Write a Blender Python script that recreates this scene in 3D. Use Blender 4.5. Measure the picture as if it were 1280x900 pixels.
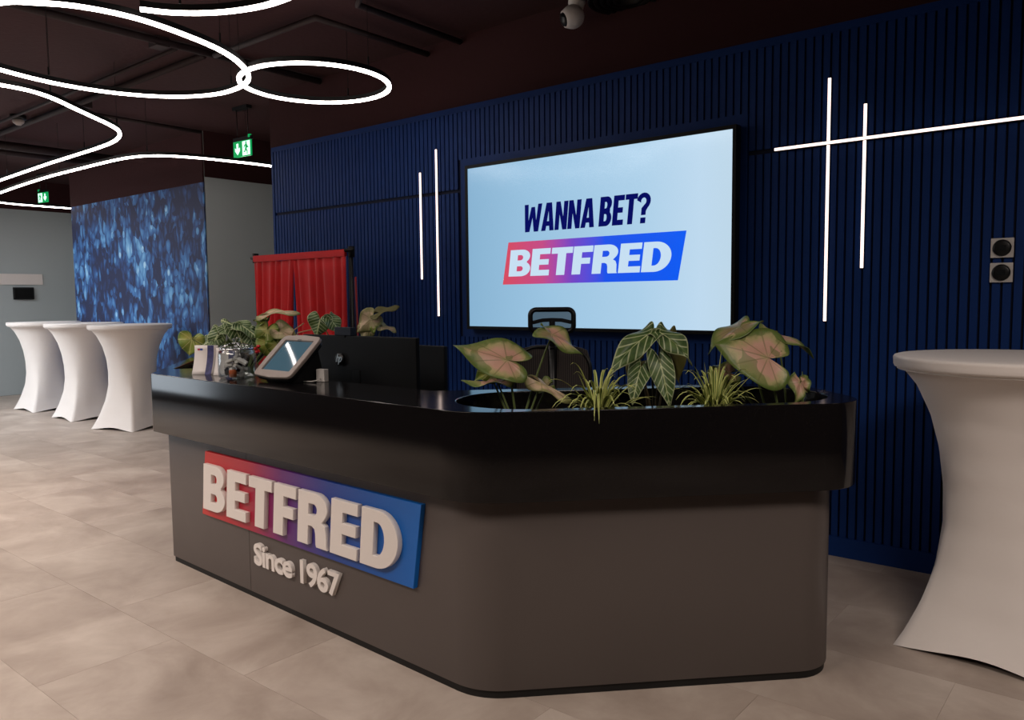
import bpy, bmesh, math, random
from math import pi, sin, cos, radians, sqrt
from mathutils import Vector, Matrix
random.seed(7)
for o in list(bpy.data.objects): bpy.data.objects.remove(o)
S = bpy.context.scene
COL = S.collection

# ------------------------------------------------------------------ camera
FPX, YAW, PITCH, ROLL = 986.8, 0.68583, 0.07734, -0.009967
CAMP = Vector((0, -4.384, 1.42))
fw = Vector((-sin(YAW)*cos(PITCH), cos(YAW)*cos(PITCH), -sin(PITCH)))
rt = Vector((cos(YAW), sin(YAW), 0)); up = rt.cross(fw)
rt2 = cos(ROLL)*rt + sin(ROLL)*up; up2 = -sin(ROLL)*rt + cos(ROLL)*up
cd = bpy.data.cameras.new('camera'); cam = bpy.data.objects.new('camera', cd); COL.objects.link(cam)
M = Matrix((rt2, up2, -fw)).transposed().to_4x4(); M.translation = CAMP
cam.matrix_world = M
cd.sensor_width = 36; cd.lens = FPX*36/1280; cd.clip_start = .05
S.camera = cam

# ------------------------------------------------------------------ world, exposure
w = bpy.data.worlds.new('world'); S.world = w; w.use_nodes = True
w.node_tree.nodes['Background'].inputs[0].default_value = (1, .93, .88, 1)
w.node_tree.nodes['Background'].inputs[1].default_value = .02
vs = S.view_settings; vs.view_transform = 'Standard'; vs.look = 'None'; vs.gamma = 1; vs.use_curve_mapping = False
vs.exposure = 0.22
RING_E = 14.0
STRIP_E = 1.7
def area(name, loc, target, size, power, col, sy=None):
    l = bpy.data.lights.new(name, 'AREA'); l.energy = power; l.color = col; l.size = size
    if 'ceiling' in name: l.spread = radians(115)
    if sy: l.shape = 'RECTANGLE'; l.size_y = sy
    o = bpy.data.objects.new(name, l); COL.objects.link(o); o.location = loc
    o.rotation_euler = (Vector(target)-Vector(loc)).to_track_quat('-Z', 'Y').to_euler()
    return o
area('shopfront_daylight', (-13.4, -5.6, 1.7), (-10.5, -1.5, .9), 2.6, 60, (.80, .90, 1), 2.0)
area('hall_ceiling_fill', (-3.2, -5.4, 3.2), (-3.2, -4.6, 0), 3.0, 72, (1, .87, .78), 1.2)  # four fill lights added out of view to brighten the room, no fixtures
area('hall_ceiling_fill', (-7.0, -4.2, 3.2), (-7.0, -3.6, 0), 3.0, 100, (1, .90, .83), 1.4)
area('hall_ceiling_fill', (-11.2, -3.4, 3.2), (-11.4, -1.6, .5), 3.0, 130, (.93, .96, 1), 1.4)
area('hall_ceiling_fill', (0.9, -3.3, 3.2), (0.2, -2.2, 0), 1.2, 30, (1, .87, .78), .8)

# ------------------------------------------------------------------ materials
def srgb(r, g, b):
    f = lambda c: ((c/255+.055)/1.055)**2.4 if c/255 > .04045 else c/255/12.92
    return (f(r), f(g), f(b), 1)
MATS = {}
def mat(name, col, rough=.5, metal=0, emit=None, es=0, trans=0, ior=1.45, spec=.5, coat=0, noise=None, bump=None, sheen=0):
    if name in MATS: return MATS[name]
    m = bpy.data.materials.new(name); m.use_nodes = True; nt = m.node_tree; b = nt.nodes['Principled BSDF']
    b.inputs['Base Color'].default_value = col; b.inputs['Roughness'].default_value = rough; b.inputs['Metallic'].default_value = metal
    b.inputs['Specular IOR Level'].default_value = spec; b.inputs['IOR'].default_value = ior
    b.inputs['Transmission Weight'].default_value = trans; b.inputs['Coat Weight'].default_value = coat
    b.inputs['Sheen Weight'].default_value = sheen
    if emit: b.inputs['Emission Color'].default_value = emit; b.inputs['Emission Strength'].default_value = es
    tc = None
    if noise or bump:
        tc = nt.nodes.new('ShaderNodeTexCoord')
    if noise:      # (scale, amount)
        n = nt.nodes.new('ShaderNodeTexNoise'); n.inputs['Scale'].default_value = noise[0]; n.inputs['Detail'].default_value = 5
        nt.links.new(tc.outputs['Object'], n.inputs['Vector'])
        mx = nt.nodes.new('ShaderNodeMix'); mx.data_type = 'RGBA'
        a = noise[1]
        mx.inputs['A'].default_value = tuple(c*(1-a) for c in col[:3])+(1,); mx.inputs['B'].default_value = tuple(min(1, c*(1+a)) for c in col[:3])+(1,)
        nt.links.new(n.outputs['Fac'], mx.inputs['Factor']); nt.links.new(mx.outputs['Result'], b.inputs['Base Color'])
    if bump:
        n = nt.nodes.new('ShaderNodeTexNoise'); n.inputs['Scale'].default_value = bump[0]; n.inputs['Detail'].default_value = 3
        nt.links.new(tc.outputs['Object'], n.inputs['Vector'])
        bp = nt.nodes.new('ShaderNodeBump'); bp.inputs['Strength'].default_value = bump[1]; bp.inputs['Distance'].default_value = bump[2]
        nt.links.new(n.outputs['Fac'], bp.inputs['Height']); nt.links.new(bp.outputs['Normal'], b.inputs['Normal'])
    MATS[name] = m
    return m
class NT:
    def __init__(s, m): s.t = m.node_tree; s.b = s.t.nodes['Principled BSDF']
    def n(s, typ, **kw):
        x = s.t.nodes.new(typ)
        for k, v in kw.items(): setattr(x, k, v)
        return x
    def l(s, a, b): s.t.links.new(a, b)
    def math(s, op, a, b=None, c=None):
        x = s.n('ShaderNodeMath', operation=op)
        for i, v in enumerate((a, b, c)):
            if v is None: continue
            if isinstance(v, (int, float)): x.inputs[i].default_value = v
            else: s.l(v, x.inputs[i])
        return x.outputs[0]
    def ramp(s, fac, stops, interp='LINEAR'):
        x = s.n('ShaderNodeValToRGB'); x.color_ramp.interpolation = interp; e = x.color_ramp.elements
        e[0].position, e[0].color = stops[0]; e[1].position, e[1].color = stops[-1]
        for p, c in stops[1:-1]:
            k = e.new(p); k.color = c
        s.l(fac, x.inputs[0]); return x.outputs[0]
    def mix(s, f, a, b, blend='MIX'):
        x = s.n('ShaderNodeMix', data_type='RGBA', blend_type=blend)
        for k, v in (('Factor', f), ('A', a), ('B', b)):
            if isinstance(v, (int, float)): x.inputs[k].default_value = v
            elif isinstance(v, tuple): x.inputs[k].default_value = v
            else: s.l(v, x.inputs[k])
        return x.outputs['Result']

m_fascia = mat('polished_black_stone', srgb(17, 15, 16), .13, spec=.30)
k = NT(m_fascia); tc = k.n('ShaderNodeTexCoord'); v = k.n('ShaderNodeTexVoronoi'); v.inputs['Scale'].default_value = 260
k.l(tc.outputs['Object'], v.inputs['Vector'])
k.l(k.ramp(v.outputs['Distance'], [(0, srgb(90, 88, 86)), (.13, srgb(26, 24, 24)), (.2, srgb(17, 15, 16))]), k.b.inputs['Base Color'])
m_body = mat('satin_taupe_grey_laminate', srgb(84, 76, 73), .42, noise=(3, .05))
m_black = mat('black_plinth', srgb(10, 9, 9), .6)
m_deskin = mat('black_worktop_laminate', srgb(24, 22, 22), .4)
m_blue = mat('painted_navy_slats', srgb(3, 46, 108), .62, noise=(6, .06), spec=.3)
m_bluedeep = mat('navy_groove_backing', srgb(4, 14, 44), .8)
m_bplast = mat('black_plastic', srgb(14, 14, 16), .38)
m_bmatte = mat('matt_black_plastic', srgb(7, 7, 8), .55, spec=.3)
m_bmetal = mat('black_powder_metal', srgb(16, 15, 15), .45, .3)
m_ring = mat('led_diffuser', (1, .93, .88, 1), .5, emit=(1, .90, .84, 1), es=RING_E)
m_strip = mat('led_strip_diffuser', (1, .85, .8, 1), .5, emit=(1, .78, .70, 1), es=STRIP_E)
m_grey = mat('grey_painted_plaster', srgb(176, 184, 186), .85, bump=(60, .15, .003))
m_burg = mat('dark_burgundy_paint', srgb(47, 10, 13), .9, bump=(25, .25, .01), noise=(1.5, .1))
m_pipe = mat('dark_burgundy_conduit', srgb(36, 21, 21), .7)
m_white = mat('white_moulded_plastic', srgb(215, 210, 205), .4)
m_letter = mat('white_acrylic_lettering', srgb(222, 214, 208), .45)
m_spandex = mat('white_stretch_cloth', srgb(226, 219, 214), .8, sheen=.2, bump=(7, .25, .02))
m_red = mat('red_velour', srgb(190, 5, 15), .75, sheen=.15, noise=(9, .15))
m_grout = mat('floor_joint', srgb(150, 136, 124), .8)
m_glass = mat('clear_glass', (1, 1, 1, 1), .02, trans=1, ior=1.32)
k = NT(m_glass); gl = k.n('ShaderNodeBsdfGlossy'); gl.inputs['Roughness'].default_value = .03; tr = k.n('ShaderNodeBsdfTransparent'); tr.inputs[0].default_value = (.93, .95, .95, 1)
lw = k.n('ShaderNodeLayerWeight'); lw.inputs[0].default_value = .5; fo = k.math('MULTIPLY_ADD', k.math('POWER', lw.outputs['Facing'], 2.2), .6, .07); ms = k.n('ShaderNodeMixShader'); k.l(fo, ms.inputs[0]); k.l(tr.outputs[0], ms.inputs[1]); k.l(gl.outputs[0], ms.inputs[2])
k.l(ms.outputs[0], k.t.nodes['Material Output'].inputs[0])
m_chrome = mat('polished_chrome', srgb(210, 215, 220), .12, 1)
m_soil = mat('dark_potting_soil', srgb(22, 17, 14), .95, noise=(30, .4), bump=(60, .8, .02))
m_bezel = mat('brownish_grey_tablet_shell', srgb(150, 137, 130), .42)
m_card = mat('white_card', srgb(228, 220, 216), .6)
m_paper = mat('wrapped_sweet_white', srgb(220, 215, 210), .35)
m_orange = mat('amber_wrapper', srgb(190, 90, 35), .3)
m_darkwrap = mat('dark_wrapper', srgb(30, 30, 40), .3)
m_stem = mat('green_petiole', srgb(96, 110, 62), .5)
m_stemdk = mat('olive_brown_petiole', srgb(66, 56, 36), .55)
m_redfl = mat('red_blossom', srgb(190, 25, 35), .5)
m_navytext = mat('screen_navy_lettering', srgb(2, 2, 6), .8, emit=srgb(5, 12, 100), es=.75, spec=.1)
m_whitetext = mat('screen_white_lettering', srgb(20, 20, 24), .8, emit=srgb(205, 230, 250), es=.80, spec=.1)
m_green = mat('exit_green', srgb(0, 120, 60), .5, emit=srgb(5, 150, 80), es=.8)
m_exwhite = mat('exit_white', srgb(220, 255, 235), .5, emit=srgb(205, 255, 230), es=1.1)

def grad_mat(name, c_list, x0, x1, es=0, rough=.4):
    """printed colour ramp between two local X positions"""
    m = mat(name, (1, 1, 1, 1), rough); k = NT(m); tc = k.n('ShaderNodeTexCoord'); sp = k.n('ShaderNodeSeparateXYZ')
    k.l(tc.outputs['Object'], sp.inputs[0])
    c = k.ramp(k.math('DIVIDE', k.math('SUBTRACT', sp.outputs[0], x0), x1-x0), c_list)
    if es: k.l(c, k.b.inputs['Emission Color']); k.b.inputs['Emission Strength'].default_value = es; k.b.inputs['Base Color'].default_value = (.01, .01, .012, 1)
    else: k.l(c, k.b.inputs['Base Color'])
    return m
m_badge = grad_mat('printed_red_to_blue_panel', [(0, srgb(190, 38, 30)), (.28, srgb(165, 30, 52)), (.45, srgb(98, 34, 108)), (.66, srgb(32, 60, 140)), (.85, srgb(10, 84, 165)), (1, srgb(8, 100, 185))], -.85, .84)
m_sclogo = grad_mat('screen_logo_gradient', [(0, srgb(225, 75, 95)), (.25, srgb(205, 75, 140)), (.42, srgb(120, 70, 205)), (.6, srgb(20, 85, 245)), (1, srgb(0, 95, 255))], -.69, .73, es=.76)
m_screen = grad_mat('display_light_blue', [(0, srgb(140, 184, 216)), (.35, srgb(160, 202, 232)), (.7, srgb(178, 214, 240)), (.9, srgb(196, 224, 246)), (1, srgb(196, 222, 240))], -1.02, 1.02, es=.80, rough=.15)
m_tabscreen = mat('tablet_glass', srgb(40, 62, 74), .04, emit=srgb(70, 98, 112), es=.5)

# floor tile material
m_floor = mat('stone_look_vinyl', (1, 1, 1, 1), .42)
k = NT(m_floor); tc = k.n('ShaderNodeTexCoord'); gm = k.n('ShaderNodeNewGeometry'); oi = k.n('ShaderNodeObjectInfo')
n1 = k.n('ShaderNodeTexNoise'); n1.inputs['Scale'].default_value = 2.2; n1.inputs['Detail'].default_value = 8; n1.inputs['Roughness'].default_value = .62; n1.inputs['Distortion'].default_value = .4
mp = k.n('ShaderNodeVectorMath', operation='ADD'); cb = k.n('ShaderNodeCombineXYZ')
k.l(k.math('MULTIPLY', oi.outputs['Random'], 40), cb.inputs[2]); k.l(gm.outputs['Position'], mp.inputs[0]); k.l(cb.outputs[0], mp.inputs[1]); k.l(mp.outputs[0], n1.inputs['Vector'])
c1 = k.ramp(n1.outputs['Fac'], [(.25, srgb(142, 127, 116)), (.5, srgb(168, 154, 143)), (.75, srgb(192, 180, 169))])
hv = k.n('ShaderNodeHueSaturation'); k.l(k.math('MULTIPLY_ADD', oi.outputs['Random'], .07, .965), hv.inputs['Value']); k.l(c1, hv.inputs['Color'])
k.l(hv.outputs[0], k.b.inputs['Base Color'])
k.l(k.math('MULTIPLY_ADD', n1.outputs['Fac'], .25, .36), k.b.inputs['Roughness'])

# crowd mural (flat print)
m_mural = mat('printed_blue_crowd_mural', (1, 1, 1, 1), .6)
k = NT(m_mural); tc = k.n('ShaderNodeTexCoord'); mp = k.n('ShaderNodeMapping'); k.l(tc.outputs['Object'], mp.inputs[0]); mp.inputs['Scale'].default_value = (1.15, 1, .62)
nz = k.n('ShaderNodeTexNoise'); nz.inputs['Scale'].default_value = 4; nz.inputs['Detail'].default_value = 3; k.l(mp.outputs[0], nz.inputs[0])
wv = k.mix(.22, mp.outputs[0], nz.outputs['Color'], 'ADD')
v1 = k.n('ShaderNodeTexVoronoi'); v1.inputs['Scale'].default_value = 5.0; k.l(wv, v1.inputs[0])
v2 = k.n('ShaderNodeTexVoronoi'); v2.inputs['Scale'].default_value = 11; k.l(wv, v2.inputs[0])
sp1 = k.n('ShaderNodeSeparateColor'); k.l(v1.outputs['Color'], sp1.inputs[0]); sp2 = k.n('ShaderNodeSeparateColor'); k.l(v2.outputs['Color'], sp2.inputs[0])
f1 = k.math('MULTIPLY', sp1.outputs[0], .45); f2 = k.math('MULTIPLY', sp2.outputs[0], .5)
f3 = k.math('MULTIPLY', k.math('SUBTRACT', .5, v2.outputs['Distance']), .5)
nb = k.n('ShaderNodeTexNoise'); nb.inputs['Scale'].default_value = 1.3; nb.inputs['Detail'].default_value = 6; k.l(tc.outputs['Object'], nb.inputs[0])
v3 = k.n('ShaderNodeTexVoronoi'); v3.inputs['Scale'].default_value = 7; mp3 = k.n('ShaderNodeMapping'); k.l(tc.outputs['Object'], mp3.inputs[0]); mp3.inputs['Scale'].default_value = (1.1, 1, .8); k.l(mp3.outputs[0], v3.inputs[0])
sp3 = k.n('ShaderNodeSeparateColor'); k.l(v3.outputs['Color'], sp3.inputs[0])
heads = k.math('MULTIPLY', k.math('LESS_THAN', v3.outputs['Distance'], .24), k.math('MULTIPLY_ADD', sp3.outputs[1], .5, -.18))
f3 = k.math('ADD', f3, heads)
ff = k.math('ADD', k.math('ADD', f1, f2), k.math('ADD', f3, k.math('MULTIPLY_ADD', nb.outputs['Fac'], 1.2, -.75)))
k.l(k.ramp(ff, [(.15, srgb(34, 42, 76)), (.36, srgb(42, 72, 124)), (.55, srgb(62, 114, 174)), (.78, srgb(108, 166, 212)), (1, srgb(168, 208, 232))]), k.b.inputs['Base Color'])

def leaf_mat(name, kind):
    m = mat(name, (1, 1, 1, 1), .45); k = NT(m)
    a = k.n('ShaderNodeUVMap', uv_map='ra'); s1 = k.n('ShaderNodeSeparateXYZ'); k.l(a.outputs[0], s1.inputs[0])
    b = k.n('ShaderNodeUVMap', uv_map='xy'); s2 = k.n('ShaderNodeSeparateXYZ'); k.l(b.outputs[0], s2.inputs[0])
    tc = k.n('ShaderNodeTexCoord'); n = k.n('ShaderNodeTexNoise'); n.inputs['Scale'].default_value = 28; n.inputs['Detail'].default_value = 4; k.l(tc.outputs['Object'], n.inputs[0])
    n2 = k.n('ShaderNodeTexNoise'); n2.inputs['Scale'].default_value = 9; k.l(tc.outputs['Object'], n2.inputs[0])
    r = s1.outputs[1]; ang = s1.outputs[0]
    x = k.math('SUBTRACT', s2.outputs[0], .5); y = k.math('ABSOLUTE', k.math('SUBTRACT', s2.outputs[1], .5))
    rad = k.math('ABSOLUTE', k.math('SINE', k.math('MULTIPLY', ang, pi*11)))
    radline = k.math('LESS_THAN', k.math('MULTIPLY', rad, k.math('ADD', r, .25)), .13)
    mid = k.math('LESS_THAN', y, .010 if kind != 'alo' else .022)
    if kind in ('pink', 'beige', 'yellow'):
        edge = k.math('ADD', r, k.math('MULTIPLY_ADD', n.outputs['Fac'], .55, -.27))
        P = {'pink': (srgb(196, 152, 132), srgb(206, 162, 142), srgb(178, 168, 118), srgb(98, 118, 56)),
             'beige': (srgb(176, 160, 116), srgb(206, 178, 148), srgb(198, 174, 140), srgb(140, 140, 88)),
             'yellow': (srgb(170, 165, 92), srgb(158, 162, 76), srgb(140, 150, 62), srgb(92, 116, 40))}[kind]
        base = k.ramp(edge, [(0, P[2]), (.2, P[0]), (.50, P[1]), (.74, P[2]), (.93, P[3])])
        gr = k.math('GREATER_THAN', k.math('ADD', n2.outputs['Fac'], k.math('MULTIPLY', r, .15)), .62)
        base = k.mix(k.math('MULTIPLY', gr, .6), base, P[3])
        base = k.mix(k.math('MULTIPLY', k.math('MAXIMUM', radline, mid), .55), base, srgb(112, 110, 62) if kind != 'yellow' else srgb(215, 205, 150))
    else:
        sv = k.math('FRACT', k.math('MULTIPLY', k.math('SUBTRACT', x, k.math('MULTIPLY', y, .6)), 7.5))
        line = k.math('LESS_THAN', sv, .2)
        rim = k.math('GREATER_THAN', r, .955)
        base = k.ramp(n.outputs['Fac'], [(.3, srgb(48, 74, 38)), (.7, srgb(92, 116, 60))])
        base = k.mix(k.math('MULTIPLY', k.math('MAXIMUM', line, rim), .8), base, srgb(186, 196, 152))
        base = k.mix(k.math('MULTIPLY', mid, .9), base, srgb(196, 204, 150))
    k.l(base, k.b.inputs['Base Color'])
    return m
m_lp = leaf_mat('pink_and_green_caladium_leaf', 'pink')
m_lb = leaf_mat('beige_caladium_leaf', 'beige')
m_ly = leaf_mat('yellow_green_caladium_leaf', 'yellow')
m_la = leaf_mat('veined_dark_green_leaf', 'alo')
m_lolive = mat('olive_leaf_underside', srgb(92, 88, 42), .6, noise=(20, .3))
m_blade = mat('striped_grass_blade', (1, 1, 1, 1), .45)
k = NT(m_blade); a = k.n('ShaderNodeUVMap', uv_map='xy'); s2 = k.n('ShaderNodeSeparateXYZ'); k.l(a.outputs[0], s2.inputs[0])
k.l(k.ramp(s2.outputs[0], [(0, srgb(204, 208, 126)), (.3, srgb(204, 208, 126)), (.36, srgb(92, 118, 48)), (.64, srgb(92, 118, 48)), (.7, srgb(204, 208, 126)), (1, srgb(204, 208, 126))]), k.b.inputs['Base Color'])

# ------------------------------------------------------------------ helpers
def link(name, me, m=None, parent=None, loc=None, rot=None):
    o = bpy.data.objects.new(name, me); COL.objects.link(o)
    if m is not None and not me.materials: me.materials.append(m)
    if parent is not None: o.parent = parent
    if loc is not None: o.location = loc
    if rot is not None: o.rotation_euler = rot
    return o
def tag(o, label=None, cat=None, group=None, kind=None):
    if label: o['label'] = label
    if cat: o['category'] = cat
    if group: o['group'] = group
    if kind: o['kind'] = kind
    return o
def thing(name, loc, label, cat, group=None, rz=0):
    o = bpy.data.objects.new(name, None); COL.objects.link(o); o.location = loc; o.rotation_euler = (0, 0, rz); o.empty_display_size = .1
    return tag(o, label, cat, group)
def bm_mesh(name, bm, smooth=False):
    me = bpy.data.meshes.new(name); bm.normal_update(); bm.to_mesh(me); bm.free()
    if smooth:
        for p in me.polygons: p.use_smooth = True
    return me
def add_box(bm, c, s, rz=0, bev=0):
    """box centred at c with full size s"""
    r = bmesh.ops.create_cube(bm, size=1)
    vs_ = r['verts']
    bmesh.ops.scale(bm, vec=s, verts=vs_)
    if bev:
        es = list({e for v in vs_ for e in v.link_edges})
        rr = bmesh.ops.bevel(bm, geom=es, offset=bev, segments=2, affect='EDGES', profile=.7)
        vs_ = list({v for f in rr['faces'] for v in f.verts} | {v for v in vs_ if v.is_valid})
        allv = set(vs_)
        for v in list(allv):
            for e in v.link_edges: allv.add(e.other_vert(v))
        vs_ = list(allv)
    if rz: bmesh.ops.rotate(bm, cent=(0, 0, 0), matrix=Matrix.Rotation(rz, 3, 'Z'), verts=vs_)
    bmesh.ops.translate(bm, vec=c, verts=vs_)
    return vs_
def box(name, c, s, m, parent=None, rz=0, bev=0):
    """one mesh box whose origin is at c"""
    bm = bmesh.new(); add_box(bm, (0, 0, 0), s, 0, bev)
    return link(name, bm_mesh(name, bm), m, parent, c, (0, 0, rz))
def tube_bm(bm, pts, rad, seg=8, closed=False, cap=True):
    pts = [Vector(p) for p in pts]; n = len(pts); rings = []
    rads = rad if isinstance(rad, (list, tuple)) else [rad]*n
    prev = None
    for i, p in enumerate(pts):
        if closed: t = pts[(i+1) % n]-pts[i-1]
        else: t = pts[min(i+1, n-1)]-pts[max(i-1, 0)]
        t.normalize()
        if prev is None:
            a = Vector((0, 0, 1)) if abs(t.z) < .9 else Vector((1, 0, 0)); u = t.cross(a).normalized()
        else: u = (prev - t*prev.dot(t)).normalized()
        prev = u; v_ = t.cross(u)
        rings.append([bm.verts.new(p+(u*cos(2*pi*j/seg)+v_*sin(2*pi*j/seg))*rads[i]) for j in range(seg)])
    m_ = n if closed else n-1
    for i in range(m_):
        a, b = rings[i], rings[(i+1) % n]
        for j in range(seg): bm.faces.new((a[j], a[(j+1) % seg], b[(j+1) % seg], b[j]))
    if cap and not closed:
        bm.faces.new(rings[0][::-1]); bm.faces.new(rings[-1])
def tube(name, pts, rad, m, parent=None, seg=8, loc=(0, 0, 0)):
    bm = bmesh.new(); tube_bm(bm, [Vector(p)-Vector(loc) for p in pts], rad, seg)
    return link(name, bm_mesh(name, bm, True), m, parent, loc)
def lathe(name, prof, m, parent=None, loc=(0, 0, 0), seg=40, rot=None, smooth=True):
    bm = bmesh.new(); rings = []
    for r, z in prof:
        if r < 1e-6: rings.append([bm.verts.new((0, 0, z))])
        else: rings.append([bm.verts.new((r*cos(2*pi*j/seg), r*sin(2*pi*j/seg), z)) for j in range(seg)])
    for a, b in zip(rings, rings[1:]):
        for j in range(seg):
            j2 = (j+1) % seg
            if len(a) == 1 and len(b) == 1: continue
            if len(a) == 1: bm.faces.new((a[0], b[j2], b[j]))
            elif len(b) == 1: bm.faces.new((a[j], a[j2], b[0]))
            else: bm.faces.new((a[j], a[j2], b[j2], b[j]))
    me = bm_mesh(name, bm, smooth)
    o = link(name, me, m, parent, loc, rot)
    return o
def poly(name, loops, depth, m, parent=None, bevel=0, mtx=None):
    """closed outline loops (2D, holes allowed) -> solid of given depth along local Z, from 0 to depth"""
    cu = bpy.data.curves.new(name, 'CURVE'); cu.dimensions = '2D'; cu.fill_mode = 'BOTH'
    for lp in loops:
        sp = cu.splines.new('POLY'); sp.points.add(len(lp)-1)
        for i, p in enumerate(lp): sp.points[i].co = (p[0], p[1], 0, 1)
        sp.use_cyclic_u = True
    cu.extrude = depth/2-bevel; cu.bevel_depth = bevel; cu.bevel_resolution = 1
    if bevel: cu.offset = -bevel
    to = bpy.data.objects.new('tmp', cu); COL.objects.link(to)
    dg = bpy.context.evaluated_depsgraph_get()
    me = bpy.data.meshes.new_from_object(to.evaluated_get(dg), depsgraph=dg); me.name = name
    bpy.data.objects.remove(to); bpy.data.curves.remove(cu)
    me.transform(Matrix.Translation((0, 0, depth/2)))
    if mtx is not None: me.transform(mtx)
    me.materials.clear()
    for p in me.polygons: p.use_smooth = True
    me.set_sharp_from_angle(angle=radians(28))
    return link(name, me, m, parent)
def text_mesh(name, s, size, depth, off=0, sx=1, shear=0, spacing=1):
    cu = bpy.data.curves.new(name, 'FONT'); cu.body = s; cu.size = size; cu.extrude = depth/2; cu.offset = off; cu.space_character = spacing; cu.shear = shear
    to = bpy.data.objects.new('tmp', cu); COL.objects.link(to)
    dg = bpy.context.evaluated_depsgraph_get()
    me = bpy.data.meshes.new_from_object(to.evaluated_get(dg), depsgraph=dg)
    bpy.data.objects.remove(to)
    me.transform(Matrix.Diagonal((sx, 1, 1, 1))); me.materials.clear()
    return me
def round_poly(pts, rad, seg=10):
    """polygon with rounded corners"""
    out = []; n = len(pts)
    for i in range(n):
        r = rad[i] if isinstance(rad, (list, tuple)) else rad
        p0, p, p2 = Vector(pts[i-1]), Vector(pts[i]), Vector(pts[(i+1) % n])
        if r <= 0: out.append(tuple(p)); continue
        d0 = (p0-p).normalized(); d2 = (p2-p).normalized(); ang = d0.angle(d2)
        t = r/math.tan(ang/2); bis = (d0+d2).normalized(); c = p+bis*(r/sin(ang/2))
        a = p+d0*t; b = p+d2*t
        va, vb = a-c, b-c; tot = va.angle(vb); sgn = 1 if va.cross(vb) > 0 else -1
        for j in range(seg+1):
            out.append(tuple(c+Matrix.Rotation(sgn*tot*j/seg, 2) @ va))
    return out
def arc(cx, cy, rx, ry, a0, a1, n=12):
    return [(cx+rx*cos(radians(a0+(a1-a0)*i/n)), cy+ry*sin(radians(a0+(a1-a0)*i/n))) for i in range(n+1)]
def at(x, y, axis, value):
    """the point seen at a picture position on the plane axis = value"""
    d = fw*1.0 + rt2*((x-640)/FPX) + up2*((450-y)/FPX)
    return CAMP + d*((value-CAMP[axis])/d[axis])

# ------------------------------------------------------------------ floor
FL_X0, FL_X1, FL_Y0, FL_Y1 = -13.8, 2.6, -8.0, 2.6
floor = box('floor', ((FL_X0+FL_X1)/2, (FL_Y0+FL_Y1)/2, -.0515), (FL_X1-FL_X0, FL_Y1-FL_Y0, .1), m_grout); tag(floor, kind='structure')
TW, TH, J = 1.06, .53, .0012
bm = bmesh.new(); add_box(bm, (0, 0, 0), (TW-J, TH-J, .0016)); tile_me = bm_mesh('tile', bm); tile_me.materials.append(m_floor)
cells = []
nrow = int((FL_Y1-FL_Y0)/TH)+3
for r in range(-12, 12):
    y0 = -2.79 + r*TH; off = (r % 2)*TW/2
    for c in range(-13, 8):
        x0 = -2.64 + c*TW + off
        ax0, ax1, ay0, ay1 = max(x0, FL_X0), min(x0+TW, FL_X1), max(y0, FL_Y0), min(y0+TH, FL_Y1)
        if ax1-ax0 < .03 or ay1-ay0 < .03: continue
        d = (Vector(((ax0+ax1)/2, (ay0+ay1)/2, 0))-CAMP)
        z = d.dot(fw); px = 640+FPX*d.dot(rt2)/z if z > .3 else 1e6; py = 450-FPX*d.dot(up2)/z if z > .3 else 1e6
        seen = -150 < px < 1430 and 380 < py < 1050
        cells.append((0 if seen else 1, z if seen else d.length, ax0, ax1, ay0, ay1))
cells.sort()
bmr = bmesh.new()
for i, (q, z, ax0, ax1, ay0, ay1) in enumerate(cells):
    if i < 290:
        t = bpy.data.objects.new('tile', tile_me); COL.objects.link(t); t.parent = floor
        t.location = ((ax0+ax1)/2-floor.location.x, (ay0+ay1)/2-floor.location.y, .0515-.0008+random.uniform(-.0001, .0001))
        t.scale = ((ax1-ax0-J)/(TW-J), (ay1-ay0-J)/(TH-J), 1)
    else: add_box(bmr, ((ax0+ax1)/2-floor.location.x, (ay0+ay1)/2-floor.location.y, .0507), (ax1-ax0-J, ay1-ay0-J, .0016))
if len(cells) > 290: tag(link('floor_tiling', bm_mesh('floor_tiling', bmr), m_floor, floor), kind='stuff')

# ------------------------------------------------------------------ ceiling and walls
CZ = 3.34
tag(box('ceiling', (-5.6, -2.7, CZ+.05), (16.4, 10.6, .1), m_burg), kind='structure')
XL, XR = -6.465, 2.6
WB = box('wall_back', ((XL+XR)/2, .075, CZ/2), (XR-XL, .11, CZ), m_bluedeep); tag(WB, kind='structure')
wl = WB.location.copy()
def wpart(name, x0, x1, y0, y1, z0, z1, m=m_blue, bev=0):
    return box(name, ((x0+x1)/2-wl.x, (y0+y1)/2-wl.y, (z0+z1)/2-wl.z), (x1-x0, y1-y0, z1-z0), m, WB, 0, bev)
wpart('upper_band', XL, XR, -.004, .02, 2.842, CZ, m_burg)
wpart('top_rail', XL, XR, 0, .02, 2.80, 2.842)
wpart('skirting', XL, XR, -.006, .02, 0, .107)
wpart('end_trim', XL, XL+.03, -.001, .02, .107, 2.80)
TX0, TX1, TZ0, TZ1 = -4.065, -1.845, 1.14, 2.455
wpart('screen_surround_panel', TX0, TX1, .001, .02, TZ0, TZ1)
for a_, b_ in ((TX0, -3.99), (-1.87, TX1)): pass
bm = bmesh.new(); add_box(bm, (0, 0, 0), (.034, .014, 1)); slat_me = bm_mesh('slat', bm); slat_me.materials.append(m_blue)
bmr = bmesh.new(); ns = 0; PITCHX = .0450
i0 = 0; x = -1.392-.0225-PITCHX*round((-1.392-.0225-XL)/PITCHX)+PITCHX
slots = []
while x < XR-.03:
    if x > XL+.045:
        if TX0-.005 < x < TX1+.005: segs = [(.107, TZ0), (TZ1, 2.80)]
        else: segs = [(.107, 2.216), (2.242, 2.80)]
        for z0, z1 in segs: slots.append((x, z0, z1))
    x += PITCHX
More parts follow.
